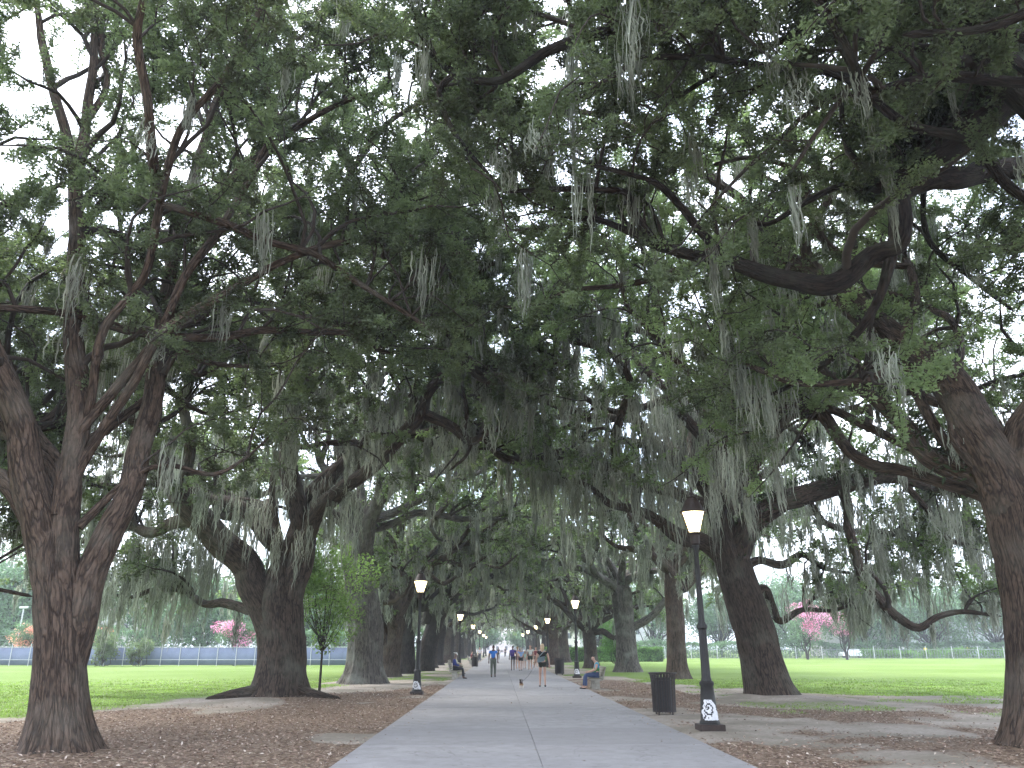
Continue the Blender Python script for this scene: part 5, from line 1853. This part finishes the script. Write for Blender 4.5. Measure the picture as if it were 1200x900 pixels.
# light poles of the courts
for i, (px, Y, h_) in enumerate([(66, 92, 7.4), (119, 95, 6.2), (17, 88, 5.6)]):
    x_ = P(px, 770, Y)[0]
    r_ = empty("floodlight_pole", (x_, Y, 0))
    tag(r_, ["tall pale court pole just left of the reddish oak trunk", "pale court pole just right of the reddish oak trunk", "short pale court pole at the far left edge"][i], "light pole", "pale poles at the tennis courts")
    mb = MB()
    mb.bar((0, 0, -.1), (0, 0, h_), .11, 10, r2=.07)
    mb.build("pole", M["white_metal"], r_, smooth=True)
    mb = MB()
    mb.box(-.45, .45, -.12, .12, h_, h_ + .22, ch=.03)
    mb.build("light_head", M["white_metal"], r_)

# chain link fence on the right
fx0, fx1, fy = 18.0, 105.0, 132.0
root = empty("chain_fence", (fx0, fy, 0))
tag(root, "low grey fence with pale posts along the far edge of the right lawn", "fence")
mb = MB()
for i in range(int((fx1 - fx0) / .45)):
    mb.bar((i * .45, 0, .05), (i * .45, 0, 1.35), .03, 4)
mb.bar((0, 0, 1.38), (fx1 - fx0, 0, 1.38), .035, 6)
mb.bar((0, 0, .12), (fx1 - fx0, 0, .12), .03, 6)
mb.build("fence_panel", M["grey_mesh"], root)
pm = None
for i in range(int((fx1 - fx0) / 4.2) + 1):
    if pm is None:
        mb = MB()
        mb.bar((0, -.04, -.1), (0, -.04, 1.9), .06, 8)
        pm = mb.build("post", M["white_metal"], root)
        continue
    c_ = pm.copy()
    C.objects.link(c_)
    c_.parent = root
    c_.location = (i * 4.2, 0, 0)


# ------------------------------------------------------------------ parked cars beyond the right lawn
def make_car(col, cm, wx_):
    root = empty("parked_car", (0, 0, 0))
    prof = [(-2.2, .35), (-2.22, .75), (-2.05, .92), (-1.3, .98), (-.75, 1.40), (.75, 1.44), (1.45, 1.02), (2.1, .95), (2.25, .7), (2.2, .35)]
    mb = MB()
    n_ = len(prof)
    vs = []
    for yy, ins in ((-.86, 0), (-.80, 1), (.80, 1), (.86, 0)):
        for (x_, z_) in prof:
            hi = z_ > 1.1
            vs.append((x_ * (1 if not ins else .985), yy * (.86 if hi else 1.0), z_ + (.03 if ins else 0)))
    fs = []
    for j in range(3):
        for i in range(n_):
            fs.append([j * n_ + i, j * n_ + (i + 1) % n_, (j + 1) * n_ + (i + 1) % n_, (j + 1) * n_ + i])
    fs += [list(range(n_)), list(range(3 * n_, 4 * n_))[::-1]]
    mb.add(vs, fs)
    body = mb.build("body", simple(cm, col, .3, .2, .08, 2, 0), root, smooth=True)
    for sg in (-1, 1):
        for (xa, xb, xc, xd) in ((-1.05, -.72, -.05, -.05), (.05, .05, .70, 1.2)):
            mb = MB()
            vs = [(xa, sg * .815, 1.02), (xb, sg * .765, 1.34), (xc, sg * .765, 1.36), (xd, sg * .815, 1.02)]
            vs += [(v_[0], v_[1] - sg * .03, v_[2]) for v_ in vs]
            mb.add(vs, [[0, 1, 2, 3], [7, 6, 5, 4], [0, 4, 5, 1], [1, 5, 6, 2], [2, 6, 7, 3], [3, 7, 4, 0]])
            mb.build("window", M["glass_dark"], root)
        for x_ in (-1.35, 1.4):
            mb = MB()
            mb.bar((x_, sg * .70, .33), (x_, sg * .90, .33), .33, 20)
            w_ = mb.build("wheel", M["rubber"], root, smooth=True)
            mb = MB()
            mb.bar((x_, sg * .90, .33), (x_, sg * .915, .33), .19, 14)
            mb.build("hub", M["grey_mesh"], w_)
        mb = MB()
        mb.box(2.16, 2.24, sg * .62 - .14, sg * .62 + .14, .68, .82, ch=.02)
        mb.build("headlight", M["white_metal"], root)
    return root


carA = make_car((.75, .76, .78), "white_car_paint", 0)
cars = [(carA, 60.5, 141, "white parked car beyond the right lawn"), (make_car((.06, .07, .09), "dark_car_paint", 0), 69, 142, "dark parked car beyond the right lawn fence"), (make_car((.30, .34, .40), "grey_car_paint", 0), 83, 141, "blue-grey parked car beyond the right lawn")]
for c_, x_, y_, lab in cars:
    c_.location = (x_, y_, 0)
    tag(c_, lab, "car", "cars parked beyond the right lawn")


# ------------------------------------------------------------------ buildings
def house(x, y, w, d_, h_, label, wall, roofc, storeys=2, roof_h=2.2, rz=0, wcol=None, cols=6):
    root = empty("building", (x, y, 0), rz)
    tag(root, label, "building")
    mb = MB()
    mb.box(-w / 2, w / 2, 0, d_, -.2, h_)
    mb.build("wall", simple("building_wall", wall, .85, 0, .12, .6, .1), root)
    mb = MB()
    e = .4
    vs = [(-w / 2 - e, -e, h_ + .01), (w / 2 + e, -e, h_ + .01), (w / 2 + e, d_ + e, h_ + .01), (-w / 2 - e, d_ + e, h_ + .01), (-w / 2 + roof_h, d_ / 2, h_ + roof_h), (w / 2 - roof_h, d_ / 2, h_ + roof_h)]
    mb.add(vs, [[0, 1, 5, 4], [1, 2, 5], [2, 3, 4, 5], [3, 0, 4], [3, 2, 1, 0]])
    mb.build("roof", simple("building_roof", roofc, .85, 0, .3, 1.5, .2), root)
    for s_ in range(storeys):
        for i in range(cols):
            cx_ = -w / 2 + (i + .5) * w / cols
            z0 = 1.0 + s_ * (h_ / storeys)
            mb = MB()
            mb.box(cx_ - .55, cx_ + .55, -.05, .0 - .002, z0 - .06, z0 + 1.56)
            fr = mb.build("window", M["white_metal"], root)
            mb = MB()
            mb.box(cx_ - .46, cx_ - .03, -.07, -.052, z0 + .03, z0 + 1.48)
            mb.box(cx_ + .03, cx_ + .46, -.07, -.052, z0 + .03, z0 + 1.48)
            mb.build("pane", M["glass_dark"], fr)
    mb = MB()
    mb.box(-.5 + w / cols * .0, .5, -.06, -.003, 0, .9)
    mb.build("door", simple("door_paint", (.1, .08, .07), .5), root)
    return root


house(79, 178, 16, 10, 9.5, "pale house with an orange-red roof beyond the right lawn", (.36, .35, .34), (.42, .14, .08), 3, 2.6)
house(34, 215, 26, 12, 8, "white building glimpsed behind the straight oaks on the right", (.50, .50, .52), (.2, .2, .22), 2)
house(16, 235, 16, 10, 6.5, "cream building glimpsed behind the second right lamp", (.70, .66, .58), (.25, .22, .2), 2)
house(-38, 205, 30, 12, 8.5, "white building glimpsed between the left row trunks", (.45, .46, .48), (.2, .2, .22), 2)
house(-100, 190, 34, 12, 9, "pale building at the far left beyond the courts", (.40, .38, .36), (.22, .17, .14), 2)
house(1, 345, 30, 14, 7, "pinkish white building closing the far end of the promenade", (.55, .49, .49), (.5, .45, .44), 2, cols=8)
house(112, 200, 26, 12, 8, "light grey building beyond the right lawn trees", (.30, .32, .34), (.14, .14, .16), 2)
for i, (px, Y) in enumerate([(1085, 139), (1135, 138)]):
    x_ = P(px, 765, Y)[0]
    r_ = empty("road_sign", (x_, Y, 0))
    tag(r_, ["yellow diamond road sign farther left beyond the right lawn", "yellow diamond road sign beside the near right trunk"][i], "road sign", "yellow road signs beyond the lawn")
    mb = MB()
    mb.bar((0, 0, 0), (0, 0, 2.6), .04, 8)
    mb.build("post", M["grey_mesh"], r_)
    mb = MB()
    mb.add([(0, -.05, 1.9), (.55, -.05, 2.45), (0, -.05, 3.0), (-.55, -.05, 2.45), (0, -.08, 1.9), (.55, -.08, 2.45), (0, -.08, 3.0), (-.55, -.08, 2.45)], [[0, 1, 2, 3], [7, 6, 5, 4], [0, 4, 5, 1], [1, 5, 6, 2], [2, 6, 7, 3], [3, 7, 4, 0]])
    r_.scale = (.6, .6, .6)
    mb.build("sign_plate", simple("yellow_sign", (.80, .62, .03), .5, 0, .1), r_)

# ------------------------------------------------------------------ evening air
HAZE = 0.0008
if HAZE:
    mb = MB()
    mb.box(-1600, 1600, -350, 2600, -2.0, 60)
    m = bpy.data.materials.new("humid_air")
    m.use_nodes = True
    nt = m.node_tree
    nt.nodes.remove(nt.nodes["Principled BSDF"])
    pv = nt.nodes.new("ShaderNodeVolumePrincipled")
    pv.inputs["Color"].default_value = (.86, .93, 1.0, 1)
    pv.inputs["Density"].default_value = HAZE
    nt.links.new(pv.outputs[0], nt.nodes["Material Output"].inputs["Volume"])
    hz = mb.build("haze", m)
    tag(hz, "faint pale humid air between the viewer and the far trees", "haze", kind="stuff")

# ------------------------------------------------------------------ sky and light
w = bpy.data.worlds.new("World")
scene.world = w
w.use_nodes = True
nt = w.node_tree
bg = nt.nodes["Background"]
sky = nt.nodes.new("ShaderNodeTexSky")
sky.sky_type = "NISHITA"
sky.sun_disc = False
SUN_EL, SUN_ROT = math.radians(48), math.radians(-60)
sky.sun_elevation = SUN_EL
sky.sun_rotation = SUN_ROT
sky.dust_density = 2.0
tc = nt.nodes.new("ShaderNodeTexCoord")
cl = noise(nt, tc.outputs["Generated"], 2.2, 5, .55)
cf = ramp(nt, cl, [(.40, (.12,) * 3), (.56, (.95,) * 3)])
col = mixc(nt, cf, sky.outputs[0], SKYC if "SKYC" in globals() else (8.5, 9.1, 10.4))
nt.links.new(col, bg.inputs[0])
bg.inputs[1].default_value = 0.12
sun_d = bpy.data.lights.new("sun", "SUN")
sun_d.energy = 1.2
sun_d.angle = math.radians(18)
sun_d.color = (1, .95, .86)
sun = bpy.data.objects.new("sun", sun_d)
C.objects.link(sun)
from mathutils import Vector
dirv = Vector((math.sin(SUN_ROT) * math.cos(SUN_EL), math.cos(SUN_ROT) * math.cos(SUN_EL), math.sin(SUN_EL)))
sun.rotation_euler = dirv.to_track_quat("Z", "Y").to_euler()
sun.location = (0, 0, 60)

vs_ = scene.view_settings
vs_.view_transform = "Standard"
vs_.look = "None"
vs_.exposure = 2.1
vs_.gamma = 1
scene.cycles.max_bounces = 6
scene.cycles.diffuse_bounces = 5
scene.cycles.glossy_bounces = 2
scene.cycles.transmission_bounces = 3
scene.cycles.transparent_max_bounces = 4
scene.cycles.caustics_reflective = False
scene.cycles.caustics_refractive = False
scene.cycles.sample_clamp_indirect = 4
scene.cycles.volume_bounces = 0
scene.cycles.use_denoising = True
scene.cycles.use_adaptive_sampling = True
scene.cycles.adaptive_threshold = 0.02
